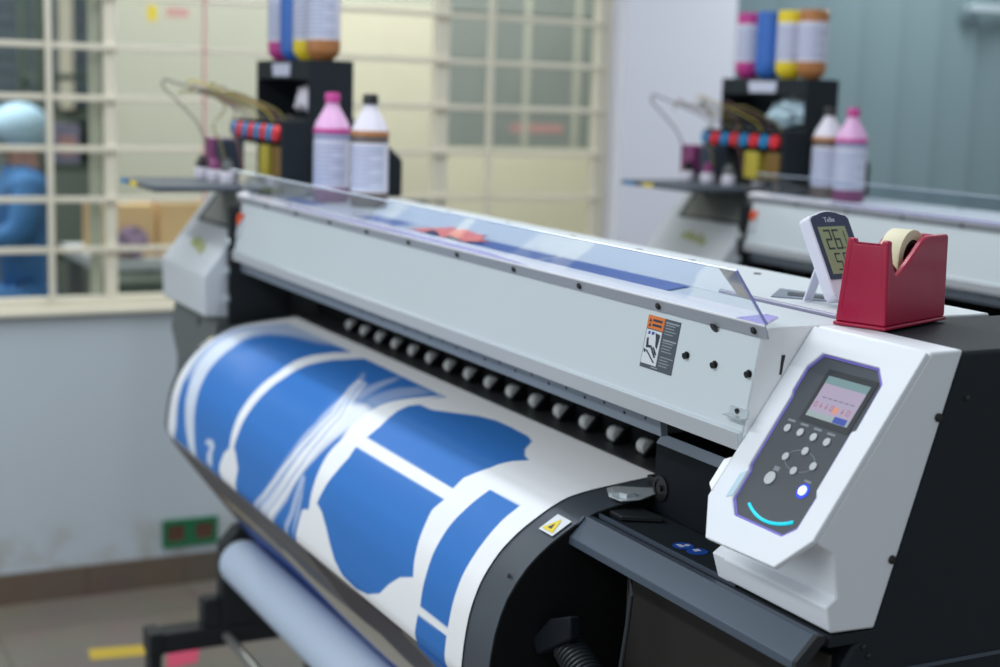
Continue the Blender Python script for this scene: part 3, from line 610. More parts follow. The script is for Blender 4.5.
# ------------------------------------------------------------------ printed sheet: pattern given in (x along the printer, distance along the sheet)
PAT = {
'BG':[(-3.0,.035),(-2.9281,.041),(-2.7513,.0375),(-2.5084,.0390),(-2.3273,.0420),(-2.1742,.0440),(-2.1413,.0424),(-2.1507,.0791),(-2.1542,.1201),(-2.1539,.1509),(-2.1700,.1647),(-2.1720,.2016),(-2.1665,.2204),(-2.1603,.2345),(-2.1634,.2622),(-2.1583,.294),(-2.156,.3204),(-2.1518,.3537),(-2.1781,.3616),(-2.1839,.3771),(-2.1995,.4186),(-2.21,.4250),(-2.50,.4235),(-3.0,.4180)],
'bandO':[(-3.01,.0),(-3.01,.418),(-2.9603,.418),(-2.945,.418),(-2.9298,.3914),(-2.9437,.3252),(-2.9522,.273),(-2.969,.2254),(-2.9799,.1831),(-2.9748,.1305),(-2.959,.0874),(-2.9386,.0373),(-2.9386,.0)],
'haze':[(-2.62,.028),(-2.95,.030),(-2.972,.10),(-2.975,.18),(-2.960,.245),(-2.935,.285),(-2.905,.26),(-2.885,.21),(-2.875,.16),(-2.86,.11),(-2.80,.075),(-2.70,.055)],
'bandA':[(-2.9076,.1129),(-2.8767,.1752),(-2.866,.2159),(-2.8562,.2532),(-2.8423,.2882),(-2.8259,.3243),(-2.8041,.3683),(-2.7789,.4128),(-2.79,.4200),(-2.82,.4200),(-2.8314,.4087),(-2.865,.3713),(-2.8939,.3257),(-2.9135,.2814),(-2.9317,.2398),(-2.9486,.1964),(-2.9451,.1493)],
'C1':[(-2.5455,.0225),(-2.5638,.0312),(-2.5955,.0671),(-2.6012,.107),(-2.5960,.1501),(-2.5900,.1798),(-2.5887,.2054),(-2.5852,.244),(-2.5844,.2852),(-2.5822,.3253),(-2.5771,.3525),(-2.6027,.3678),(-2.6198,.3927),(-2.6231,.4087),(-2.61,.4215),(-2.5250,.4234),(-2.5139,.3766),(-2.5358,.3553),(-2.5526,.3469),(-2.5501,.3238),(-2.548,.2871),(-2.5455,.2485),(-2.5470,.2072),(-2.5465,.1657),(-2.5407,.1293),(-2.5349,.0902),(-2.514,.051),(-2.5031,.0376)],
'loop':[(-2.7245,.3764),(-2.7087,.3651),(-2.6777,.361),(-2.663,.3703),(-2.6722,.382),(-2.6687,.4121),(-2.7017,.4103),(-2.7044,.3953),(-2.6907,.3766)],
'S1':[(-2.3967,.0854),(-2.3404,.1203),(-2.3085,.1485),(-2.2975,.1854),(-2.2803,.2319),(-2.2905,.293),(-2.3116,.3257),(-2.3408,.3607),(-2.3758,.3976),(-2.405,.4220),(-2.33,.4225),(-2.312,.4016),(-2.273,.3521),(-2.2505,.3209),(-2.2208,.2907),(-2.2081,.2628),(-2.1878,.2318),(-2.18,.1995),(-2.1766,.1635),(-2.1895,.1557),(-2.2318,.1562),(-2.2673,.1602),(-2.3026,.1375),(-2.3443,.1093)],
'S1core':[(-2.2648,.1753),(-2.2557,.2145),(-2.243,.2643),(-2.2584,.2913),(-2.2758,.3376),(-2.3119,.3809),(-2.365,.4225),(-2.320,.4225),(-2.2513,.3651),(-2.2189,.3181),(-2.1973,.2845),(-2.1814,.2515),(-2.1725,.2175),(-2.1741,.1862),(-2.1744,.1625),(-2.2147,.156)],
'S2':[(-2.2115,.3111),(-2.2199,.3403),(-2.2313,.3799),(-2.262,.4225),(-2.245,.4225),(-2.2119,.3797),(-2.1992,.3433),(-2.1981,.3145)],
'S3':[(-2.1981,.3145),(-2.1965,.3393),(-2.2022,.3655),(-2.214,.4139),(-2.2139,.4232),(-2.1897,.3737),(-2.1866,.34)],
'S4':[(-2.2802,.1585),(-2.2979,.1226),(-2.3208,.0762),(-2.3272,.0450),(-2.3022,.0654),(-2.2744,.1048),(-2.2493,.1372),(-2.2444,.1545)],
'S5':[(-2.2357,.1544),(-2.2458,.1167),(-2.2524,.0812),(-2.2336,.0492),(-2.1821,.0505),(-2.1826,.0809),(-2.1848,.1157),(-2.1752,.1564)],
'S6':[(-2.1766,.201),(-2.1819,.1591),(-2.1795,.118),(-2.1706,.0862),(-2.1534,.0367),(-2.1483,.0802),(-2.1511,.1214),(-2.1478,.1517),(-2.1189,.1883),(-2.1027,.2038),(-2.1042,.2236),(-2.1103,.2493),(-2.1137,.2891),(-2.1207,.3357),(-2.1518,.3537),(-2.156,.3204),(-2.1583,.294),(-2.1634,.2622),(-2.1603,.2345)],
'D':[(-2.1673,.2158),(-2.1557,.2309),(-2.1634,.2622),(-2.1583,.294),(-2.156,.3204),(-2.1518,.3537),(-2.1785,.3608),(-2.1885,.3372),(-2.1919,.3138),(-2.184,.281),(-2.1665,.2514)],
'F':[(-2.1011,.2294),(-2.0929,.2496),(-2.0995,.2754),(-2.1118,.3039),(-2.1244,.3367),(-2.0979,.3441),(-2.0696,.3617),(-2.049,.3789),(-2.023,.3982),(-1.9878,.4130),(-1.9403,.4170),(-1.8902,.4090),(-1.848,.3942),(-1.8202,.3719),(-1.7896,.3528),(-1.7511,.3405),(-1.7607,.3196),(-1.7713,.2858),(-1.7836,.2496),(-1.7778,.2289)],
'G':[(-2.1009,.2072),(-2.105,.1803),(-2.1227,.1418),(-2.1337,.1142),(-2.1267,.0976),(-2.0823,.0961),(-2.0397,.0745),(-2.0005,.0545),(-1.9596,.0454),(-1.9078,.045),(-1.8501,.0483),(-1.8241,.0563),(-1.7949,.0832),(-1.7678,.0977),(-1.7456,.1033),(-1.7603,.1221),(-1.7699,.1522),(-1.7899,.1869),(-1.7833,.2089)],
'H':[(-1.7156,.1827),(-1.6308,.1821),(-1.6295,.2118),(-1.6255,.2503),(-1.6262,.2822),(-1.6275,.3096),(-1.628,.3454),(-1.629,.3699),(-1.715,.3696),(-1.7165,.3507),(-1.7165,.3304),(-1.7180,.3023),(-1.7190,.2621),(-1.717,.2276)],
'I':[(-1.7188,.3819),(-1.6295,.3803),(-1.6300,.4046),(-1.6310,.4409),(-1.6320,.5300),(-1.70,.5400),(-1.7286,.4519),(-1.7262,.4268)],
'brown':[(-2.1527,.4238),(-2.1168,.4284),(-2.0059,.4356),(-1.8938,.4248),(-1.8393,.4261),(-1.779,.4257),(-1.7747,.4514),(-1.7488,.4806),(-1.7922,.5471),(-1.9222,.6142),(-1.9989,.606),(-2.0414,.5704),(-2.1495,.5627),(-2.1347,.482),(-2.1533,.4573)],
'cream':[(-2.1495,.5627),(-2.0414,.5704),(-1.9989,.606),(-1.80,.70),(-1.9,.74),(-2.3423,.68),(-2.9,.60),(-2.9,.57),(-2.5441,.6075),(-2.5591,.5905),(-2.5015,.5616),(-2.4524,.5507),(-2.3555,.5678)],
'grey1':[(-2.97,.43),(-2.50,.432),(-2.17,.436),(-2.17,.45),(-2.55,.47),(-2.97,.45)],
'grey2':[(-2.96,.49),(-2.55,.50),(-2.18,.49),(-2.16,.545),(-2.52,.545),(-2.96,.53)],
}
def spline_profile(pr, step):
    pts = [Vector(p) for p in pr]; out = []
    for i in range(len(pts)-1):
        p0 = pts[max(i-1,0)]; p1 = pts[i]; p2 = pts[i+1]; p3 = pts[min(i+2,len(pts)-1)]
        L = (p2-p1).length; n = max(1, int(round(L/step(i))))
        for k in range(n):
            t = k/n
            if i >= len(pts)-2: q = p1+(p2-p1)*t
            else:
                q = .5*((2*p1)+(p2-p0)*t+(2*p0-5*p1+4*p2-p3)*t*t+(3*p1-p0-3*p2+p3)*t**3)
            out.append(q)
    out.append(pts[-1]); return out

def make_sheet():
    base = Vector((-2.2, .9, 1.0))
    pr = spline_profile(SHEET_PROF, lambda i: .0022 if i < 19 else .006)
    ys = np.array([p.x for p in pr]); zs = np.array([p.y for p in pr])
    s = np.r_[0, np.cumsum(np.hypot(np.diff(ys), np.diff(zs)))]
    xs = [-1.581]
    while xs[-1] > -2.99: xs.append(xs[-1]-(.0017+.0016*(-1.581-xs[-1])))
    xs[-1] = -2.99; xs = np.array(xs)
    X, S = np.meshgrid(xs, s, indexing='ij')
    px, ps = X.ravel(), S.ravel()
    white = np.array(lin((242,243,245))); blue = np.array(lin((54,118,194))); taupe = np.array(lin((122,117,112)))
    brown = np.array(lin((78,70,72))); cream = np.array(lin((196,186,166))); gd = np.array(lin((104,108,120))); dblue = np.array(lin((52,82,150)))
    col = np.tile(white, (len(px), 1))
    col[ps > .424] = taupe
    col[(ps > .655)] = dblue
    def paint(name, c, alpha=1., soft=.0022):
        d = sdist(px, ps, PAT[name]); a = np.clip(.5+d/soft, 0, 1)*alpha
        col[:] = col*(1-a)[:, None] + c*a[:, None]
    paint('BG', blue)
    pale = np.array(lin((222,230,242)))
    paint('haze', pale, .62, .03); paint('bandO', white, .92, .012); paint('bandA', pale, .9, .010)
    paint('C1', white, .97, .004); paint('loop', pale, .8, .006)
    paint('S1', pale, .62, .012); paint('S4', pale, .45, .014); paint('S5', pale, .38, .02); paint('S1core', white, .75, .012)
    paint('S2', pale, .55, .006); paint('S3', pale, .5, .005); paint('S6', white, .97, .004); paint('D', blue, 1., .003)
    for k in ('F', 'G', 'H'): paint(k, blue)
    paint('I', blue)
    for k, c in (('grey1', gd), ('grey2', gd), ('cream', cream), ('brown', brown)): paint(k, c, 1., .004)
    rnd = random.Random(11)
    cl = [(-2.34,.110),(-2.29,.155),(-2.245,.20),(-2.235,.25),(-2.25,.30),(-2.285,.345),(-2.33,.385),(-2.385,.424)]
    for k in range(9):
        o0 = -.055+.0135*k+rnd.uniform(-.003,.003); w = rnd.uniform(.0016,.0045); t0 = rnd.choice((0,0,1,2))
        L_ = [(x+o0*(.35+.09*i)-w, q) for i, (x, q) in enumerate(cl)][t0:]; R_ = [(x+o0*(.35+.09*i)+w, q) for i, (x, q) in enumerate(cl)][t0:]
        PAT['strand'] = L_+R_[::-1]; paint('strand', white if k % 3 else blue, .75 if k % 3 else .45, .005)
    for nm in ('D', 'S6'): paint(nm, blue if nm == 'D' else white, .97, .004)
    paint('F', blue)
    ns = len(s); nx = len(xs)
    sag = .004*np.sin((px+1.6)*7.)*np.clip((ps-.43)/.1, 0, 1)      # the free hanging part is not dead flat
    co = np.stack([px, np.tile(ys, nx)-sag, np.tile(zs, nx)-.4*sag], 1) - np.array(base)
    idx = np.arange(nx*ns).reshape(nx, ns)
    f = np.stack([idx[:-1,:-1].ravel(), idx[:-1,1:].ravel(), idx[1:,1:].ravel(), idx[1:,:-1].ravel()], 1)
    me = bpy.data.meshes.new('printed_sheet')
    me.vertices.add(len(co)); me.vertices.foreach_set('co', co.astype(np.float32).ravel())
    me.loops.add(f.size); me.loops.foreach_set('vertex_index', f.astype(np.int32).ravel())
    me.polygons.add(len(f)); me.polygons.foreach_set('loop_start', np.arange(0, f.size, 4, dtype=np.int32))
    me.update(calc_edges=True)
    me.polygons.foreach_set('use_smooth', np.ones(len(f), bool))
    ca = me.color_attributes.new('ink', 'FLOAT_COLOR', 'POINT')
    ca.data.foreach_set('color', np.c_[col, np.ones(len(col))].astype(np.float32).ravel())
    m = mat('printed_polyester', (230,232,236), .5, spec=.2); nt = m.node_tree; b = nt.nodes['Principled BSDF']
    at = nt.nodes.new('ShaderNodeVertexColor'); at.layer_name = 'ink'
    tc = nt.nodes.new('ShaderNodeTexCoord'); w = nt.nodes.new('ShaderNodeTexWave'); w.inputs['Scale'].default_value = 130; w.inputs['Distortion'].default_value = 1.5
    mp = nt.nodes.new('ShaderNodeMapping'); mp.inputs['Rotation'].default_value = (0, 0, R(35))
    nt.links.new(tc.outputs['Object'], mp.inputs['Vector']); nt.links.new(mp.outputs[0], w.inputs['Vector'])
    mx = nt.nodes.new('ShaderNodeMix'); mx.data_type = 'RGBA'; mx.blend_type = 'MULTIPLY'; mx.inputs['Factor'].default_value = .06
    nt.links.new(at.outputs['Color'], mx.inputs['A']); nt.links.new(w.outputs['Color'], mx.inputs['B']); nt.links.new(mx.outputs['Result'], b.inputs['Base Color'])
    me.materials.append(m)
    o = bpy.data.objects.new('printed_sheet', me); COL.objects.link(o); o.location = base; ROOT[o.name] = base
    tag(o, 'blue and white printed sheet curving down over the front of the nearer printer', 'printed sheet')

def make_roll():
    t = thing('take_up_roll', 'white paper roll on the take-up bar below the printed sheet', 'paper roll', (-2.27, .938, .532))
    m = MB(); m.lathe([(.034,0),(.049,.001),(.050,.003),(.050,1.49),(.049,1.492),(.034,1.493)], (-3.000,.938,.532), 'X', 40); m.build('paper', 'rollwhite', t, angle=50)
    m = MB(); m.lathe([(.028,-.0295),(.0335,-.028),(.0335,1.528),(.028,1.529)], (-3.000,.938,.532), 'X', 28); m.build('core_tube', 'tan', t)

# ------------------------------------------------------------------ tape dispenser and thermometer on the printer
def make_dispenser():
    L = Vector((-.3517,.9361,0)); W = Vector((.9361,.3517,0)); o = Vector((-1.1862,1.0664,1.3156))-W*.060
    T = Matrix(((W.x,L.x,0,o.x),(W.y,L.y,0,o.y),(0,0,1,o.z),(0,0,0,1)))
    t = thing('tape_dispenser', 'glossy crimson desktop tape dispenser on the printer corner beside the thermometer', 'tape dispenser', o+W*.025+L*.07)
    side = [(.000,.004),(-.0030,.0945),(.004,.0950),(.0085,.076),(.0130,.064),(.0180,.0575),(.026,.0590),(.042,.0690),(.070,.0885),(.080,.0940),(.090,.0960),(.1320,.0960),(.1350,.0930),(.1365,.004)]
    def xl(z): return .0105*z/.095
    m = MB(T)
    a = [m.v((.0600-.0015*z/.095, v, z)) for v, z in side]; b = [m.v((.0525-.0015*z/.095, v, z)) for v, z in side]; m._cap(a, b)
    a = [m.v((.0075+xl(z), v, z)) for v, z in side]; b = [m.v((.000+xl(z), v, z)) for v, z in side]; m._cap(a, b)
    # front block with a shallow notch at its top
    fr = [(.000,.004),(.060,.004),(.0585,.0945),(.0510,.0950),(.0490,.0895),(.0205,.0895),(.0185,.0950),(.0105,.0945)]
    a = [m.v((u, .0004-.003*z/.095, z)) for u, z in fr]; b = [m.v((u, .006, z)) for u, z in fr]; m._cap(a, b)
    a = [m.v((u, .1280, z)) for u, z in ((.001,.004),(.0595,.004),(.058,.094),(.0105,.094))]; b = [m.v((u, .1358, z)) for u, z in ((.001,.004),(.0595,.004),(.058,.094),(.0105,.094))]; m._cap(a, b)
    m.box(.004,.056,.004,.132,.001,.030)
    m.build('body', 'crimson', t, .0022, 3)
    m = MB(T); m.prism([(-.0015,0),(.138,0),(.138,.0040),(-.0015,.0040)], -.0015, .0615); m.build('base_flange', 'crimson', t, .0015, 2)
    m = MB(T); m.slab([(.0210,-.0015,.0900),(.0485,-.0015,.0900),(.0485,.0060,.0890),(.0210,.0060,.0890)], (0,0,.0012)); m.build('cutter', 'crimson', t)
    m = MB(T); m.lathe([(.0205,-.0120),(.0310,-.0120),(.0312,-.0115),(.0312,.0115),(.0310,.0120),(.0205,.0120),(.0205,-.0120)], (.0325,.0790,.0705), 'X', 44); m.build('tape_roll', 'tape', t, angle=40)
    m = MB(T); m.lathe([(.0085,-.0125),(.0203,-.0123),(.0203,-.008),(.012,-.007),(.012,.007),(.0203,.008),(.0203,.0123),(.0165,.0127),(.0160,.006),(.0085,.006)], (.0325,.0790,.0705), 'X', 36); m.build('tape_core', 'tapecore', t)
    m = MB(T); m.slab([(.0215,.0510,.0580),(.0435,.0510,.0580),(.0435,.0070,.0880),(.0215,.0070,.0880)], (0,.0002,.0004)); m.build('tape_end', 'tape', t)

SEG = {'0':'abcdef','1':'bc','2':'abged','5':'afgcd','6':'afgedc'}
def make_thermometer():
    a, b = R(10), R(29); H, W, D = .106, .071, .017
    n = Vector((math.cos(b)*math.cos(a), math.cos(b)*math.sin(a), math.sin(b)))
    up = Vector((-math.sin(b)*math.cos(a), -math.sin(b)*math.sin(a), math.cos(b))); w = Vector((-math.sin(a), math.cos(a), 0))
    o = Vector((-1.3430, 1.1300, 1.3262))
    T = Matrix(((w.x,up.x,n.x,o.x),(w.y,up.y,n.y,o.y),(w.z,up.z,n.z,o.z),(0,0,0,1)))
    t = thing('digital_thermometer', 'white and navy digital thermometer propped on its stand behind the red tape dispenser', 'thermometer', o+w*W/2)
    def outline(i=0., bulge=.006):
        pts = [(i,.006+i),(.004+i,i),(W-.004-i,i),(W-i,.006+i),(W-i,H-.004-i),(W-.004-i,H-i)]
        for k in range(7): 
            f = k/6; pts.append((W*.78-f*W*.56, H-i+bulge*math.sin(math.pi*(.12+.76*f))))
        pts += [(.004+i,H-i),(i,H-.004-i)]; return pts
    m = MB(T); m.slab([(x,y,0) for x, y in outline()], (0,0,0)); 
    m = MB(T); m.slab([(x,y,0.) for x, y in outline()], n*0 + Vector((0,0,-D))); body = m.build('case', 'thermwhite', t, .0025, 3)
    m = MB(T); top = [p for p in outline(.0022) if p[1] > .03]
    pts = [(.0022,.024),(W-.0022,.024)]+[p for p in outline(.0022) if p[1] > .05]
    m.slab([(x,y,.0002) for x, y in pts], (0,0,.0010)); m.build('navy_front', 'navy', t, .0004)
    m = MB(T); m.slab([(.0085,.030,.0014),(W-.0140,.030,.0014),(W-.0140,.0900,.0014),(.0085,.0900,.0014)], (0,0,.0004)); m.build('lcd', 'lcd', t)
    m = MB(T)
    def digit(ch, x, y, dw, dh, th):
        segs = {'a':((0,dh-th),(dw,dh)),'d':((0,0),(dw,th)),'g':((0,dh/2-th/2),(dw,dh/2+th/2)),'f':((0,dh/2),(th,dh)),'e':((0,0),(th,dh/2)),'b':((dw-th,dh/2),(dw,dh)),'c':((dw-th,0),(dw,dh/2))}
        for c in SEG[ch]:
            (xa,ya),(xb,yb) = segs[c]; xa += .0005; xb -= .0005
            m.slab([(x+xa,y+ya+.0004,.0019),(x+xb,y+ya+.0004,.0019),(x+xb,y+yb-.0004,.0019),(x+xa,y+yb-.0004,.0019)], (0,0,.0002))
    digit('2', .0155, .0605, .0120, .0260, .0030); digit('6', .0300, .0605, .0120, .0260, .0030); digit('1', .0440, .0650, .0075, .0190, .0022)
    m.slab([(.0435,.0615,.0019),(.0455,.0615,.0019),(.0455,.0635,.0019),(.0435,.0635,.0019)], (0,0,.0002))
    digit('5', .0210, .0340, .0110, .0225, .0026); digit('5', .0360, .0340, .0110, .0225, .0026)
    m.build('digits', 'lcdink', t)
    text_mesh('Telix', .0095, T @ Matrix.Translation((W/2-.002, .0985, .0014)), 'brand_lettering', 'ltext', t)
    # kick stand at the back
    f0 = o + w*.018 + up*.058 - n*.0175; f1 = Vector((f0.x-.012, f0.y-.010, 1.3155))
    m = MB(); ww = w*.016
    m.slab([f0, f0+ww, f1+ww, f1], Vector((-.003,0,.001))); m.build('kickstand', 'thermwhite', t, .0008)

# ------------------------------------------------------------------ bottles and ink racks
def make_bottle(name, label, loc, ink, capm, group, inverted=False, body='bottlewhite', shoulder=None, r=.0375, glue=False):
    t = thing(name, label, 'ink bottle', loc, group); x, y, z = loc
    sg = -1 if inverted else 1; z0 = z+.172 if inverted else z
    def L(p): return [(a, z0*0+sg*h) for a, h in p]
    C = (x, y, z0)
    m = MB(); m.lathe(L([(r*.90,0),(r,.004),(r,.030)]), C, n=30); m.build('bottle_foot', ink, t)
    m = MB(); m.lathe(L([(r,.0301),(r,.128)]), C, n=30); b = m.build('bottle_wall', body, t)
    if inverted:
        m = MB(); m.lathe(L([(r,.1281),(r,.150),(r*.92,.158),(.020,.1715),(.016,.172),(.016,.186)]), C, n=30); m.build('shoulder', ink, t)
        m = MB(); m.lathe(L([(.0185,.1862),(.0185,.205),(.012,.207)]), C, n=20); m.build('cap', capm, t)
    else:
        m = MB(); m.lathe(L([(r,.1281),(r*1.0,.142)]), C, n=30); m.build('upper_band', 'labelline' if ink != 'kink' else 'kink', t)
        m = MB(); m.lathe(L([(r*1.04,.1421),(r*1.05,.147),(r*1.0,.152)]), C, n=30); m.build('coloured_ring', capm, t)
        m = MB(); m.lathe(L([(r*.99,.1521),(r*.86,.166),(r*.52,.187),(.0135,.199),(.0130,.204)]), C, n=30); m.build('shoulder', shoulder or body, t)
        m = MB(); m.lathe(L([(.0155,.2042),(.0155,.221),(.0135,.224),(0,.225)]), C, n=20); m.build('cap', 'mink' if capm == 'mink' else 'screw', t)
    a0 = R(-75) if not inverted else R(-80); its = []
    q = MB(); w = MB()
    def arc(mb, a1, a2, h0, h1, rr):
        n = 16; vs = [[mb.v((x+rr*math.cos(a1+(a2-a1)*k/n), y+rr*math.sin(a1+(a2-a1)*k/n), z0+sg*h)) for k in range(n+1)] for h in (h0, h1)]
        vi = [[mb.v((x+(rr-.0004)*math.cos(a1+(a2-a1)*k/n), y+(rr-.0004)*math.sin(a1+(a2-a1)*k/n), z0+sg*h)) for k in range(n+1)] for h in (h0, h1)]
        for k in range(n):
            mb.face([vs[0][k],vs[0][k+1],vs[1][k+1],vs[1][k]]); mb.face([vi[0][k],vi[1][k],vi[1][k+1],vi[0][k+1]])
            mb.face([vs[0][k],vi[0][k],vi[0][k+1],vs[0][k+1]]); mb.face([vs[1][k],vs[1][k+1],vi[1][k+1],vi[1][k]])
        mb.face([vs[0][0],vs[1][0],vi[1][0],vi[0][0]]); mb.face([vs[0][n],vi[0][n],vi[1][n],vs[1][n]])
    arc(q, R(-125), R(30), .034, .124, r+.0006)
    for k in range(9): arc(w, R(-115), R(20 if k % 3 else -20), .043+.009*k, .0455+.009*k, r+.0012)
    if body != 'cink': build_multi('label', [(q,'bottlelabel'),(w,'labelline')], b)
    return t

def make_ink_rack():
    X0, X1 = -3.410, -3.050
    t = thing('ink_supply_rack', 'black ink rack with blue and red caps on the nearer printer', 'ink rack', (-3.23, 1.18, 1.315), 'ink supply racks')
    m = MB(); m.prism([(1.100,1.3155),(1.320,1.3155),(1.320,1.397),(1.276,1.436),(1.222,1.4815),(1.100,1.4815)], X0, X1); m.build('lower_housing', 'blacktop', t, .004)
    m = MB(); m.box(X1-.012,X1,1.040,1.0995,1.3155,1.478); m.build('side_plate', 'blacktop', t, .002)
    m = MB(); m.box(X0,X1-.0125,1.046,1.0995,1.422,1.4725); rail = m.build('cap_rail', 'matblack', t, .003)
    for k in range(8):
        x = X0+.024+k*.0425
        m = MB(); m.lathe([(.0165,0),(.0175,.003),(.0175,.009),(.0155,.0125),(0,.013)], (x,1.0460,1.449), n=22, rot=Matrix.Rotation(R(90),4,'X')); m.build('cap', 'bluecap' if k % 2 == 0 else 'redcap', rail)
    m = MB(); m.box(X0,X1,1.193,1.2000,1.482,1.607); m.box(X1-.008,X1,1.100,1.1929,1.482,1.607); m.box(X0,X0+.008,1.100,1.1929,1.482,1.607)
    m.box(X0+.0081,X1-.0081,1.100,1.128,1.590,1.607); m.box(X0+.0081,X1-.0081,1.170,1.1929,1.590,1.607); m.box(X0+.0081,X1-.0081,1.100,1.105,1.566,1.5899)
    m.build('bottle_shelf', 'blacktop', t)
    m = MB(); m.slab([(-3.29,1.0992,1.600),(-3.17,1.0992,1.600),(-3.175,1.0992,1.572),(-3.285,1.0992,1.572)], (0,-.002,0)); m.build('hanging_tag', 'bottlelabel', t)
    for k, (a, b) in enumerate((('mdark','bottlewhite'),('labelink','bottlewhite'),('yink','bottlewhite'),('amber','kink'))):
        x = -3.365+k*.088
        yc = 1.0 if k < 2 else 1.070; zt = 1.4295 if k < 2 else 1.4215
        if k < 2: x -= .012
        m = MB(); m.box(x-.028,x+.028,yc-.027,yc+.0235,1.352,zt); it = m.build('ink_tank', a, t, .003)
        m = MB(); zb = 1.3386 if k < 2 else 1.3156
        m = MB(); m.lathe([(.014,zb),(.016,zb+.001),(.016,1.347),(.012,1.3519)], (x,yc,0), n=16); m.build('tank_outlet', b, it)
    cols = ('tube_grey','tube_pink','tube_olive','tube_olive','tube_grey','yink','tube_pink','tube_olive')
    for k in range(8):
        x = X0+.024+k*.0425; j = .012*((k*5) % 4)
        lo = -.02*k*.3
        ty = .885+.018*((k*3) % 5); tz = 1.555-.006*((k*2) % 5)
        pts = [(x,1.062,1.4728),(x-.006,1.045,1.497),(x-.015,1.005,1.516),(x-.022,.955,1.535),(x-.028,ty+.01,tz),(x-.030,ty,tz+.002),(x-.030,ty-.006,tz-.006),(x-.028,ty+.002,tz-.022),(x-.02,ty+.030,tz-.05),(x-.01,.955,1.46),(x,.972,1.41),(x,.978,1.36)]
        sm = []
        P_ = [Vector(p) for p in pts]
        for i in range(len(P_)-1):
            p0, p1, p2, p3 = P_[max(i-1,0)], P_[i], P_[i+1], P_[min(i+2,len(P_)-1)]
            for q in range(3):
                u = q/3; sm.append(.5*((2*p1)+(p2-p0)*u+(2*p0-5*p1+4*p2-p3)*u*u+(3*p1-p0-3*p2+p3)*u**3))
        if k % 3: sm = sm[:20]
        m = MB(); m.tube(sm, .0021, 7); m.build('ink_tube', cols[k], t)
    return t

def crumpled(name, label, cat, c, sx, sy, sz, m_, seed, group=None):
    rnd = random.Random(seed)
    m = MB(); res = bmesh.ops.create_icosphere(m.bm, subdivisions=4, radius=1)
    import mathutils.noise as nz
    off = Vector((seed*3.1, seed*1.7, 0))
    zmin = 1e9
    for v in res['verts']:
        d = v.co.normalized(); k = 1+.42*nz.noise(d*1.7+off)+.22*nz.noise(d*4.1+off)
        v.co = Vector((d.x*sx*k, d.y*sy*k, d.z*sz*k)); zmin = min(zmin, v.co.z)
    for v in res['verts']: v.co += Vector(c) - Vector((0,0,zmin))
    o = m.build(name, m_, None, angle=50, loc=c)
    return tag(o, label, cat, group)

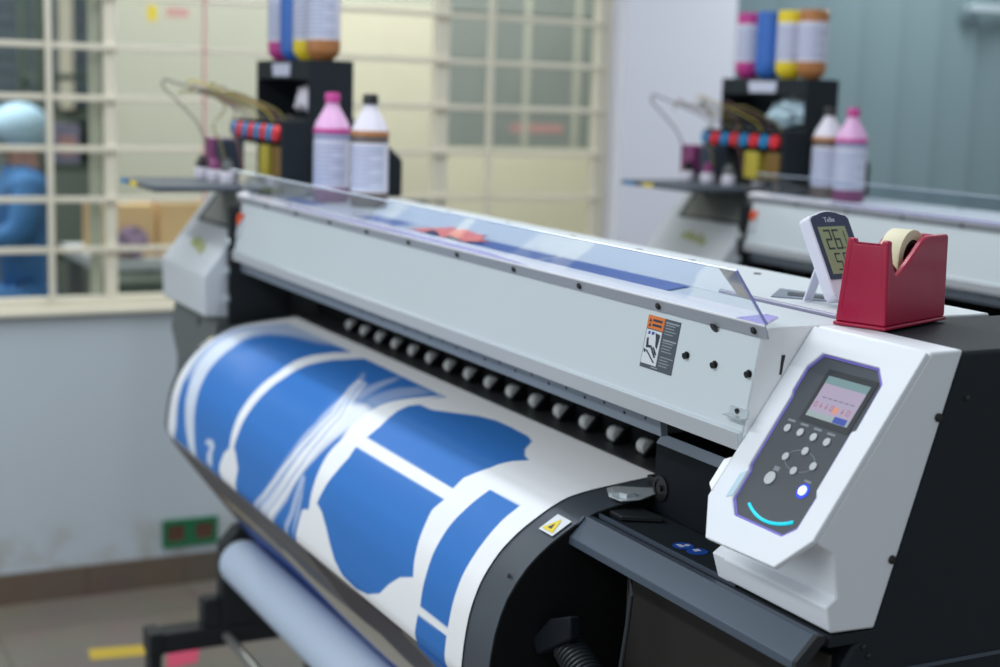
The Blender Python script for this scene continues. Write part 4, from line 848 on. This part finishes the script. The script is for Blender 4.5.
def make_props():
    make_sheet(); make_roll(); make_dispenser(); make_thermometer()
    rack = make_ink_rack()
    G2 = 'ink bottles standing beside the racks'; G1 = 'upturned ink bottles on the racks'
    off = Vector((.06, 1.28, 0))
    copy_thing(rack, off, 'black ink rack with blue and red caps on the farther printer')
    # upright bottles
    make_bottle('ink_bottle', 'upright pink-tinted bottle with magenta cap on the nearer printer', (-2.924,1.105,1.3156), 'mdark', 'mink', G2, shoulder='bottlepink')
    make_bottle('ink_bottle', 'upright white bottle with dark cap and ochre ring on the nearer printer', (-2.795,1.137,1.3156), 'kink', 'ochre', G2)
    make_bottle('ink_bottle', 'upright white bottle with ochre ring behind the pink bottle on the farther printer', (-2.935,2.412,1.3156), 'kink', 'ochre', G2)
    make_bottle('ink_bottle', 'upright pink bottle with magenta cap beside the rack of the farther printer', (-2.828,2.395,1.3156), 'mdark', 'mink', G2, shoulder='bottlepink')
    # upturned bottles, four on each rack
    kinds = (('mink','magenta'),('cink','blue'),('yellow','yellow'),('ochre','ochre'))
    for w, (dx, where) in enumerate(((Vector((0,0,0)),'nearer'),(off,'farther'))):
        for k, (ink, word) in enumerate(kinds):
            p = Vector((-3.362+k*.0875, 1.149, 1.607))+dx
            make_bottle('ink_bottle', f'upturned {word}-ended ink bottle on top of the {where} ink rack', tuple(p), ink, ink, G1, True, body='cink' if ink == 'cink' else 'bottlewhite', r=.0365)
    # small sub-tanks on the left trays
    for w, dx in (('nearer',Vector((0,0,0))),('farther',off)):
        for k, (c, word) in enumerate((('screw','black'),('mdark','dark magenta'),('lowbody','grey'))):
            x, y = -3.325+.085*k+dx.x, .945+.004*k+dx.y
            t = thing('sub_tank', f'small {word} sub-tank with white foot on the left tray of the {w} printer', 'sub-tank', (x,y,1.3385), 'sub-tanks on the trays')
            m = MB(); m.lathe([(.016,1.3385),(.017,1.340),(.017,1.360),(.012,1.364)], (x,y,0), n=18); m.build('foot', 'bottlewhite', t)
            m = MB(); m.lathe([(.014,1.3642),(.014,1.378),(.008,1.383),(.008,1.390),(0,1.391)], (x,y,0), n=18); m.build('cap', c, t)
    crumpled('plastic_bag', 'crumpled white plastic bag in the open shelf of the nearer ink rack', 'plastic bag', (-3.16,1.147,1.4822), .062, .030, .028, 'bottlewhite', 3)
    crumpled('plastic_bag', 'crumpled pale blue plastic bag in the open shelf of the farther ink rack', 'plastic bag', (-3.16+.06,1.147+1.28,1.4822), .085, .032, .034, 'lightblueplastic', 5)
    # printed off-cut and coral scrap lying on the printer behind the clear guard
    q = MB(); q.slab([(-3.00,.970,1.3156),(-1.50,.970,1.3156),(-1.56,1.072,1.3156),(-3.00,1.072,1.3156)], (0,0,.0006))
    o = q.build('offcut_sheet', 'sheetpale', None, loc=(-2.35,1.03,1.3156)); tag(o, 'pale printed strip with blue patches lying behind the clear guard', 'printed sheet')
    for i, (a, b) in enumerate(((-1.80,-1.5005),(-2.10,-1.84),(-2.50,-2.36),(-2.95,-2.80))):
        q = MB(); q.slab([(a-.03,.972,1.3163),(b,.972,1.3163),(b-.05,1.069,1.3163),(a-.08,1.069,1.3163)], (0,0,.0003)); q.build('blue_patch', 'sheetblue', o)
    q = MB(); g = 9; rnd = random.Random(4)
    vs = {}
    for i in range(14):
        for j in range(7):
            x = -2.300+.22*i/13; y = 1.004+.060*j/6+.018*math.sin(i*.9)*(j/6)
            e = .0035*rnd.random()+.010*(math.sin(i*1.3+j)*.5+.5)*(math.sin(math.pi*i/13))
            vs[i,j] = q.v((x+.006*rnd.random(), y, 1.3166+.0008+e))
    for i in range(13):
        for j in range(6): q.face([vs[i,j],vs[i+1,j],vs[i+1,j+1],vs[i,j+1]])
    sc_ = q.build('paper_scrap', 'scrap', None, loc=(-2.235,1.034,1.3166), angle=60); sc_.modifiers.new('thick','SOLIDIFY').thickness = .0004
    tag(sc_, 'crumpled coral orange paper scrap on the printer top behind the clear guard', 'paper scrap')

# ------------------------------------------------------------------ room
def uv_planar(o, ax):
    me = o.data; uv = me.uv_layers.new(name='UVMap')
    for l in me.loops:
        c = me.vertices[l.vertex_index].co + o.location
        uv.data[l.index].uv = (c[ax[0]], c[ax[1]])

XW = -4.44
def make_room():
    m = MB(); m.box(-9.2,3.0,-3.5,7.0,-.05,0.)
    fl = structure(m.build('floor', tile_material('beige_floor_tile', (138,129,118), (129,121,110), (108,100,90), .6, .6, .004, .32), None)); uv_planar(fl, (0, 1))
    wm = wall_material()
    m = MB(); m.box(XW-.18,XW,-3.5,2.72,0,.868); m.box(XW-.18,XW,-3.5,2.72,2.55,3.1); m.box(XW-.18,XW,-3.5,-1.55,.8681,2.5499)
    m.box(XW-.18,XW,3.18,7.0,0,.868); m.box(XW-.18,XW,3.18,7.0,2.75,3.1)
    structure(m.build('wall_left', wm, None))
    m = MB(); m.box(XW-.18,XW+.035,2.7201,3.1799,0,3.1); structure(m.build('pillar', 'pillar', None, .004))
    m = MB(); m.box(XW+.0001,XW+.012,-3.5,2.72,0,.093)
    bb = structure(m.build('baseboard_left', tile_material('brown_skirting_tile', (116,103,90), (108,98,88), (92,82,72), .3, .2, .003, .3), None)); uv_planar(bb, (1, 2))
    m = MB(); m.box(XW-.18,XW+.030,-1.55,2.70,.8682,.8830); structure(m.build('trim_1', 'cream', None, .003))
    # barred window
    y0, y1, z0, z1 = -1.55, 2.70, .8835, 2.545
    xf = XW-.045
    m = MB(); m.box(xf-.02,xf+.02,y0,y1,z0,z0+.030); m.box(xf-.02,xf+.02,y0,y1,z1-.045,z1); m.box(xf-.02,xf+.02,y1-.05,y1,z0+.0301,z1-.0451); m.box(xf-.02,xf+.02,y0,y0+.05,z0+.0301,z1-.0451)
    win = structure(m.build('window_1', 'cream', None, .002))
    m = MB(); m.box(xf-.030,xf-.0205,.940,.975,z0+.031,z1-.046); m.build('sash_stile', 'greenboard', win)
    for yy, w in ((.995,.017),(2.068,.024),(-.30,.02)):
        m = MB(); m.box(xf-.018,xf+.018,yy-w,yy+w,z0+.0302,z1-.0452); m.build('mullion', 'cream', win, .002)
    k = 0
    zz = 1.0557
    while zz < 2.5:
        m = MB(); m.box(xf+.0185,xf+.0315,y0+.02,y1-.03,zz-.0085,zz+.0085); m.build('grille_bar', 'cream', win, .002); zz += .1477
    for yy in (.816,2.232,.20,-.1,-.8):
        m = MB(); m.box(xf+.0320,xf+.0440,yy-.009,yy+.009,z0+.031,z1-.046); m.build('grille_upright', 'cream', win, .002)
    m = MB(); m.lathe([(.005,z0+.031),(.005,z1-.046)], (xf+.037,1.272,0), n=8); m.build('pull_cord', 'pinknote', win)
    m = MB(); m.slab([(xf-.004,y0+.05,z0+.03),(xf-.004,2.65,z0+.03),(xf-.004,2.65,z1-.045),(xf-.004,y0+.05,z1-.045)], (.004,0,0)); m.build('window_pane', 'glass', win)
    # vertical blind to the right of the pillar
    t = thing('vertical_blind', 'teal-grey vertical blind hanging to the right of the white pillar', 'blind', (XW-.05,5.0,.0))
    m = MB(); m.box(XW-.075,XW-.025,3.185,6.9,2.70,2.745); m.build('head_rail', 'duct', t)
    yy = 3.20; k = 0
    while yy < 6.8:
        m = MB(Matrix.Translation((XW-.05,yy+.10,0)) @ Matrix.Rotation(R(-11),4,'Z')); m.prism([(-.104,.93),(.104,.93),(.104,2.699),(-.104,2.699)], -.0012, .0012); m.build('slat', 'blind', t); yy += .195; k += 1
    m = MB(); m.box(XW+.0,XW+.05,4.27,7.0,1.915,1.945); tr2 = structure(m.build('trim_2', 'duct', None, .003))
    m = MB(); m.box(-4.75,-4.72,3.19,7.0,.87,2.74); structure(m.build('window_2', 'greyglaze', None))
    # green wall plates low on the wall
    for i, (a, b) in enumerate(((1.133,1.218),(1.2215,1.308))):
        t = thing('wall_plate', ('green-framed brown wall plate, left of the pair above the skirting','green-framed brown wall plate, right of the pair above the skirting')[i], 'wall plate', (XW,(a+b)/2,.12), 'green wall plates')
        m = MB()
        plate_with_hole(m, [(XW+.010,a,.120),(XW+.010,b,.120),(XW+.010,b,.208),(XW+.010,a,.208)], [(XW+.010,a+.015,.138),(XW+.010,b-.015,.138),(XW+.010,b-.015,.192),(XW+.010,a+.015,.192)], (-.0098,0,0)); m.build('plate_frame', 'greenplate', t)
        m = MB(); m.box(XW+.0002,XW+.006,a+.0152,b-.0152,.1382,.1918); m.build('plate_grille', 'brownplate', t)
    m = MB(); m.slab([(-3.985,.81,.0006),(-3.905,.80,.0006),(-3.880,.975,.0006),(-3.955,.985,.0006)], (0,0,.0004)); tag(m.build('floor_tape', 'floortape', None, loc=(-3.94,.85,.0006)), 'yellow strip of tape on the floor tiles by the printer stand', 'floor tape')
    m = MB(); m.slab([(-3.87,1.00,.0006),(-3.90,1.10,.0006),(-3.78,1.06,.0006),(-3.76,.97,.0006)], (0,0,.0004))
    o = m.build('floor_paper', 'red', None, loc=(-3.8,1.02,.0006)); tag(o, 'pink-red scrap of paper on the floor beside the printer stand', 'paper scrap')

def make_back_room():
    m = MB(); m.box(-9.2,-9.0,-3.5,7.0,0,3.1); structure(m.build('wall_back', 'darkwall', None))
    m = MB(); m.box(-9.0,-4.63,4.4,4.5,0,3.1); structure(m.build('wall_right', 'creamboard', None))
    # cream boards behind the glass; the hanging one is a screen panel, no blind
    t = thing('cream_screen', 'cream screen panel behind the middle window panes', 'blind', (-6.0,2.0,1.08))
    m = MB(); m.box(-6.010,-6.000,1.315,2.735,1.08,2.80); m.build('screen_panel', 'greenboard', t)
    m = MB(); m.box(-5.9995,-5.990,2.05,2.733,1.085,1.90); m.build('bright_strip', 'creamboard', t)
    m = MB(); m.lathe([(.025,1.31),(.025,2.74)], (-6.005,0,2.825), n=14, rot=Matrix.Rotation(R(-90),4,'X')); m.build('roller', 'cream', t)  # round bar along the screen panel's top edge
    for c, a, b, z0, z1 in (('yellow',1.485,1.522,1.790,1.850),('pinknote',1.56,1.65,1.808,1.845)):
        w = {'yellow':'small yellow note stuck on the cream screen panel','pinknote':'small pink note stuck on the cream screen panel'}[c]
        m = MB(); m.box(-5.9998,-5.9990,a,b,z0,z1); tag(m.build('sticky_note', c, None, loc=(-5.999,(a+b)/2,z0)), w, 'note', 'notes on the cream screen panel')
    t = thing('glazed_partition', 'grey-green glazed partition behind the right-hand window panes', 'partition', (-6.03,3.17,.0))
    m = MB(); m.box(-6.05,-6.02,2.745,3.62,1.3065,2.82); m.build('upper_glazing', 'greyglaze', t)
    m = MB(); m.box(-6.055,-6.015,2.745,3.62,0.,1.306); m.build('lower_panel', 'creambright', t)
    for yy in (3.02,3.20,3.46):
        m = MB(); m.box(-6.0198,-6.010,yy-.014,yy+.014,1.307,2.82); m.build('glazing_bar', 'greenboard', t)
    for zz in (1.486,1.69,1.896):
        m = MB(); m.box(-6.0198,-6.012,2.746,3.619,zz-.005,zz+.005); m.build('glazing_rail', 'darkcrate', t)
    m = MB(); m.box(-6.0196,-6.0188,3.13,3.40,1.376,1.414); m.build('red_lettering', 'pinknote', t)
    # low table with cartons under the screen
    t = thing('work_table', 'low grey table beyond the window carrying tan cartons', 'table', (-5.2,1.45,0))
    m = MB(); m.box(-5.6,-5.02,1.06,2.4,.92,.955); m.build('table_top', 'offwhite', t)
    for a in (-5.55,-5.07):
        for b in (1.10,2.35):
            m = MB(); m.box(a-.025,a+.025,b-.025,b+.025,0,.9199); m.build('leg', 'stool', t)
    m = MB(); m.box(-5.40,-5.10,1.10,1.285,.956,1.135); o = m.build('carton', 'carton', None, .004, loc=(-5.25,1.19,.956)); tag(o, 'tan cardboard carton on the table beyond the window, left one', 'carton', 'cartons on the table')
    q = MB(); q.box(-5.40,-5.10,1.18,1.20,1.1352,1.1362); q.build('parcel_tape', 'tape', o)
    m = MB(); m.box(-5.42,-5.12,1.300,1.50,.956,1.140); o = m.build('carton', 'carton', None, .004, loc=(-5.25,1.4,.956)); tag(o, 'tan cardboard carton on the table beyond the window, right one', 'carton', 'cartons on the table')
    q = MB(); q.box(-5.42,-5.12,1.39,1.41,1.1402,1.1412); q.build('parcel_tape', 'tape', o)
    crumpled('cloth_bundle', 'mauve cloth bundle in front of the tan cartons', 'cloth', (-5.06,1.19,.956), .035, .05, .045, 'purplecloth', 9)
    t = thing('low_crate', 'dark green crate just behind the window sill', 'crate', (-4.90,1.18,0))
    # shelf unit at the far left
    t2 = thing('storage_shelf', 'dim grey-green shelf unit seen through the left window panes', 'shelf unit', (-7.6,1.5,0))
    for zz in (.25,.70,1.13,1.56,2.0):
        m = MB(); m.box(-7.85,-7.35,1.30,1.95,zz-.015,zz+.015); m.build('shelf_board', 'darkcrate', t2)
    for yy in (1.31,1.94):
        for xx in (-7.83,-7.37):
            m = MB(); m.box(xx-.018,xx+.018,yy-.018,yy+.018,0,2.3); m.build('upright', 'darkcrate', t2)
    m = MB(); m.box(-7.70,-7.40,1.38,1.50,1.1455,1.335); o = m.build('carton', 'lavbox', None, .004, loc=(-7.55,1.44,1.1455)); tag(o, 'lavender-grey carton on the dim shelf beyond the window', 'carton')
    q = MB(); q.box(-7.399,-7.398,1.40,1.48,1.19,1.28); q.build('carton_label', 'pinknote', o)
    m = MB(); m.box(-7.75,-7.42,1.55,1.88,1.1455,1.36); o = m.build('crate', 'greenbox', None, .006, loc=(-7.6,1.7,1.1455)); tag(o, 'grey-green crate on the dim shelf beyond the window', 'crate')
    q = MB(); q.box(-7.4195,-7.412,1.63,1.80,1.28,1.31); q.build('crate_grip', 'darkcrate', o)
    # crate gets its parts
    m = MB(); plate_with_hole(m, [(-5.0,1.09,.885),(-4.80,1.09,.885),(-4.80,1.27,.885),(-5.0,1.27,.885)], [(-4.99,1.10,.885),(-4.81,1.10,.885),(-4.81,1.26,.885),(-4.99,1.26,.885)], (0,0,-.0)) if False else m.box(-5.0,-4.80,1.075,1.275,.62,.91)
    m.build('crate_body', 'darkcrate', t, .004)
    m = MB(); m.box(-4.99,-4.81,1.085,1.265,0.,.6199); m.build('crate_stand', 'stool', t)
    m = MB(); m.box(-4.7999,-4.795,1.12,1.23,.83,.85); m.build('crate_grip', 'stool', t)
    t = thing('roller_shutter', 'slate blue slatted shutter on the far wall behind the person', 'shutter', (-8.95,1.2,1.3))
    for k in range(14):
        m = MB(); m.prism([(.30,1.40+k*.09),(1.95,1.40+k*.09),(1.95,1.484+k*.09),(.30,1.484+k*.09)], -8.985, -8.955+.01*(k % 2)); m.build('slat', 'darkslat', t)
    m = MB(); m.box(-8.954,-8.94,1.70,1.78,1.38,2.68); m.build('guide_rail', 'cream', t)

def skin_body(name, pts, edges, rad, m_, parent=None, root=0, sub=2, loc=None):
    me = bpy.data.meshes.new(name); base = root_loc(parent) if parent else Vector(loc)
    me.from_pydata([Vector(p)-base for p in pts], edges, [])
    o = bpy.data.objects.new(name, me); COL.objects.link(o)
    if parent: o.parent = parent
    else: o.location = base; ROOT[o.name] = base
    sk = o.modifiers.new('skin', 'SKIN')
    for i, r in enumerate(rad):
        v = me.skin_vertices[0].data[i]; v.radius = r if isinstance(r, tuple) else (r, r); v.use_root = (i == root)
    s = o.modifiers.new('sub', 'SUBSURF'); s.levels = sub; s.render_levels = sub
    me.materials.append(M[m_]); sk.use_smooth_shade = True
    return o

def make_person():
    X = -7.0
    base = (X, 1.22, .0)
    t = thing('person', 'person in blue gown and pale hair net sitting beyond the left window', 'person', base)
    # 0 pelvis 1 waist 2 chest 3 neck base 4 neck ; arms, legs ; seated, facing -Y, leaning forward
    P_ = [(X,1.19,.52),(X,1.185,.70),(X,1.175,.95),(X,1.168,1.09),(X,1.170,1.155),(X,1.155,1.215),(X,1.125,1.235),
          (X+.15,1.165,1.06),(X+.20,1.11,.86),(X+.16,.94,.82),(X+.14,.86,.82),
          (X-.15,1.165,1.06),(X-.20,1.11,.86),(X-.16,.94,.82),(X-.14,.86,.82),
          (X+.10,1.15,.50),(X+.12,.86,.50),(X+.12,.86,.10),(X+.12,.74,.05),(X-.10,1.15,.50),(X-.12,.86,.50),(X-.12,.86,.10),(X-.12,.74,.05),(X,1.150,1.315)]
    E_ = [(0,1),(1,2),(2,3),(3,4),(4,5),(5,6),(5,23),(3,7),(7,8),(8,9),(9,10),(3,11),(11,12),(12,13),(13,14),(0,15),(15,16),(16,17),(17,18),(0,19),(19,20),(20,21),(21,22)]
    rad = [.085,.085,.10,.075,.055,.082,.062,.07,.05,.038,.03,.07,.05,.038,.03,.065,.055,.045,.04,.065,.055,.045,.04,.088]
    skin_body('body', P_, E_, rad, 'skin', t)
    for sx in (1,-1):     # hands: palm and five fingers reaching forward
        hx = X+sx*.14
        hp = [(hx,.862,.82),(hx,.80,.815)]; he = [(0,1)]; hr = [(.026,.016),(.034,.014)]
        for k, (dx, ln) in enumerate(((-.030,.070),(-.010,.082),(.010,.078),(.028,.062))):
            n = len(hp); hp += [(hx+dx,.775,.815),(hx+dx*1.1,.775-ln*.55,.810),(hx+dx*1.1,.775-ln,.795)]; he += [(1,n),(n,n+1),(n+1,n+2)]; hr += [.010,.009,.008]
        n = len(hp); hp += [(hx-sx*.045,.815,.810),(hx-sx*.058,.785,.803)]; he += [(0,n),(n,n+1)]; hr += [.011,.009]
        skin_body('hand', hp, he, hr, 'skin', t, sub=1)
    G_ = [(X,1.19,.50),(X,1.18,.70),(X,1.165,.95),(X,1.165,1.085),(X+.15,1.165,1.065),(X+.20,1.11,.86),(X+.165,.94,.822),(X-.15,1.165,1.065),(X-.20,1.11,.86),(X-.165,.94,.822),(X+.10,1.20,.51),(X+.12,.90,.52),(X-.10,1.20,.51),(X-.12,.90,.52),(X,1.182,1.175)]
    skin_body('gown', G_, [(0,1),(1,2),(2,3),(3,4),(4,5),(5,6),(3,7),(7,8),(8,9),(0,10),(10,11),(0,12),(12,13),(3,14)], [.165,.145,.135,.095,.085,.074,.056,.092,.074,.056,.115,.10,.115,.10,.080], 'gown', t)
    m = MB(); m.blob((X,1.155,1.325), .125, 3, 1., 1.08, .95); 
    for v in m.bm.verts:
        if v.co.z < 1.27+.25*(1.09-v.co.y)*.6 and v.co.y < 1.10: v.co.z = max(v.co.z, 1.275)
    m.build('hair_net', 'capcloth', t)
    m = MB(); m.blob((X,1.075,1.232), .016, 2, .8, 1.2, 1.1); m.build('nose', 'skin', t)
    for sx in (1,-1):
        m = MB(); m.blob((X+sx*.030,1.074,1.262), .009, 2, 1.2, .6, .7); m.build('eye', 'screw', t)
        m = MB(); m.blob((X+sx*.086,1.160,1.240), .022, 2, .4, .8, 1.3); m.build('ear', 'skin', t)
    m = MB(); m.blob((X,1.076,1.195), .016, 2, 1.5, .5, .35); m.build('mouth', 'pinknote', t)
    for sx in (1,-1):
        skin_body('trouser_leg', [(X+sx*.11,1.08,.50),(X+sx*.12,.855,.48),(X+sx*.12,.86,.10)], [(0,1),(1,2)], [.075,.078,.06], 'trousers', t)
    s = thing('stool', 'grey round stool under the seated person beyond the window', 'stool', (X,1.30,0))
    m = MB(); m.lathe([(.0,.345),(.17,.345),(.175,.355),(.175,.375),(.16,.385),(0,.385)], (X,1.20,0), n=28); m.build('seat', 'stool', s)
    for a in range(4):
        an = R(45+90*a); m = MB(); m.tube([(X+.10*math.cos(an),1.20+.10*math.sin(an),.345),(X+.16*math.cos(an),1.20+.16*math.sin(an),0.008)], .014, 8); m.build('leg', 'stool', s)

# ------------------------------------------------------------------ light, camera
def area(name, loc, rot, sx, sy, power, col=(1,1,1)):
    l = bpy.data.lights.new(name, 'AREA'); l.shape = 'RECTANGLE'; l.size = sx; l.size_y = sy; l.energy = power; l.color = col
    o = bpy.data.objects.new(name, l); COL.objects.link(o); o.location = loc; o.rotation_euler = rot; return o

def make_light():
    w = bpy.data.worlds.new('room_light'); scene.world = w; w.use_nodes = True
    bg = w.node_tree.nodes['Background']; bg.inputs[0].default_value = (.84,.93,1.0,1); bg.inputs[1].default_value = .46
    cool = (.93,.97,1.0); warm = (1.0,.99,.97)
    for x in (-3.8,-2.8,-1.85): area('ceiling_tube', (x,1.18,2.75), (0,0,0), 1.1, .07, 9.4, cool)
    for x in (-3.3,-2.1,-.9): area('ceiling_tube', (x,-.9,2.75), (0,0,0), 1.2, .25, 17, cool)
    for x in (-3.5,): area('ceiling_tube', (x,3.9,2.75), (0,0,0), 1.2, .3, 26, cool)
    area('front_fill_light', (-2.6,-2.7,1.6), (R(90),0,0), 4.2, 1.6, 24, (.85,.94,1.0))  # unseen soft fill added to brighten the printer fronts
    for y, p in ((1.6,21),(2.9,21)): area('far_room_tube', (-5.05,y,2.9), (0,R(32),0), .4, 1.1, p, warm)
    area('far_room_tube', (-7.2,.6,2.9), (0,0,0), 1.2, .6, 70, (1.,1.,.98))

def make_camera():
    yaw, pitch, roll = R(27.3135), R(9.1736), R(1.7717)
    F = Vector((-math.cos(yaw)*math.cos(pitch), math.sin(yaw)*math.cos(pitch), -math.sin(pitch)))
    r = F.cross(Vector((0,0,1))).normalized(); u = r.cross(F)
    c, s = math.cos(roll), math.sin(roll)
    rr, uu = r*c+u*s, u*c-r*s
    cam = bpy.data.cameras.new('camera'); cam.sensor_width = 36; cam.lens = 1489.5/1000*36
    cam.clip_start = .05; cam.clip_end = 60
    cam.dof.use_dof = True; cam.dof.focus_distance = 1.66; cam.dof.aperture_fstop = 3.4
    o = bpy.data.objects.new('camera', cam); COL.objects.link(o)
    o.matrix_world = Matrix(((rr.x,uu.x,-F.x,0),(rr.y,uu.y,-F.y,0),(rr.z,uu.z,-F.z,1.55),(0,0,0,1)))
    scene.camera = o

setup_materials()
make_room(); make_back_room(); make_person()
printer = make_printer()
copy_thing(printer, (.06,1.28,0), 'white and black wide-format printer standing behind the nearer one, partly hidden')
make_props()
make_light(); make_camera()
vs = scene.view_settings
vs.view_transform = 'Standard'; vs.look = 'None'; vs.gamma = 1; vs.use_curve_mapping = False; vs.exposure = 0.
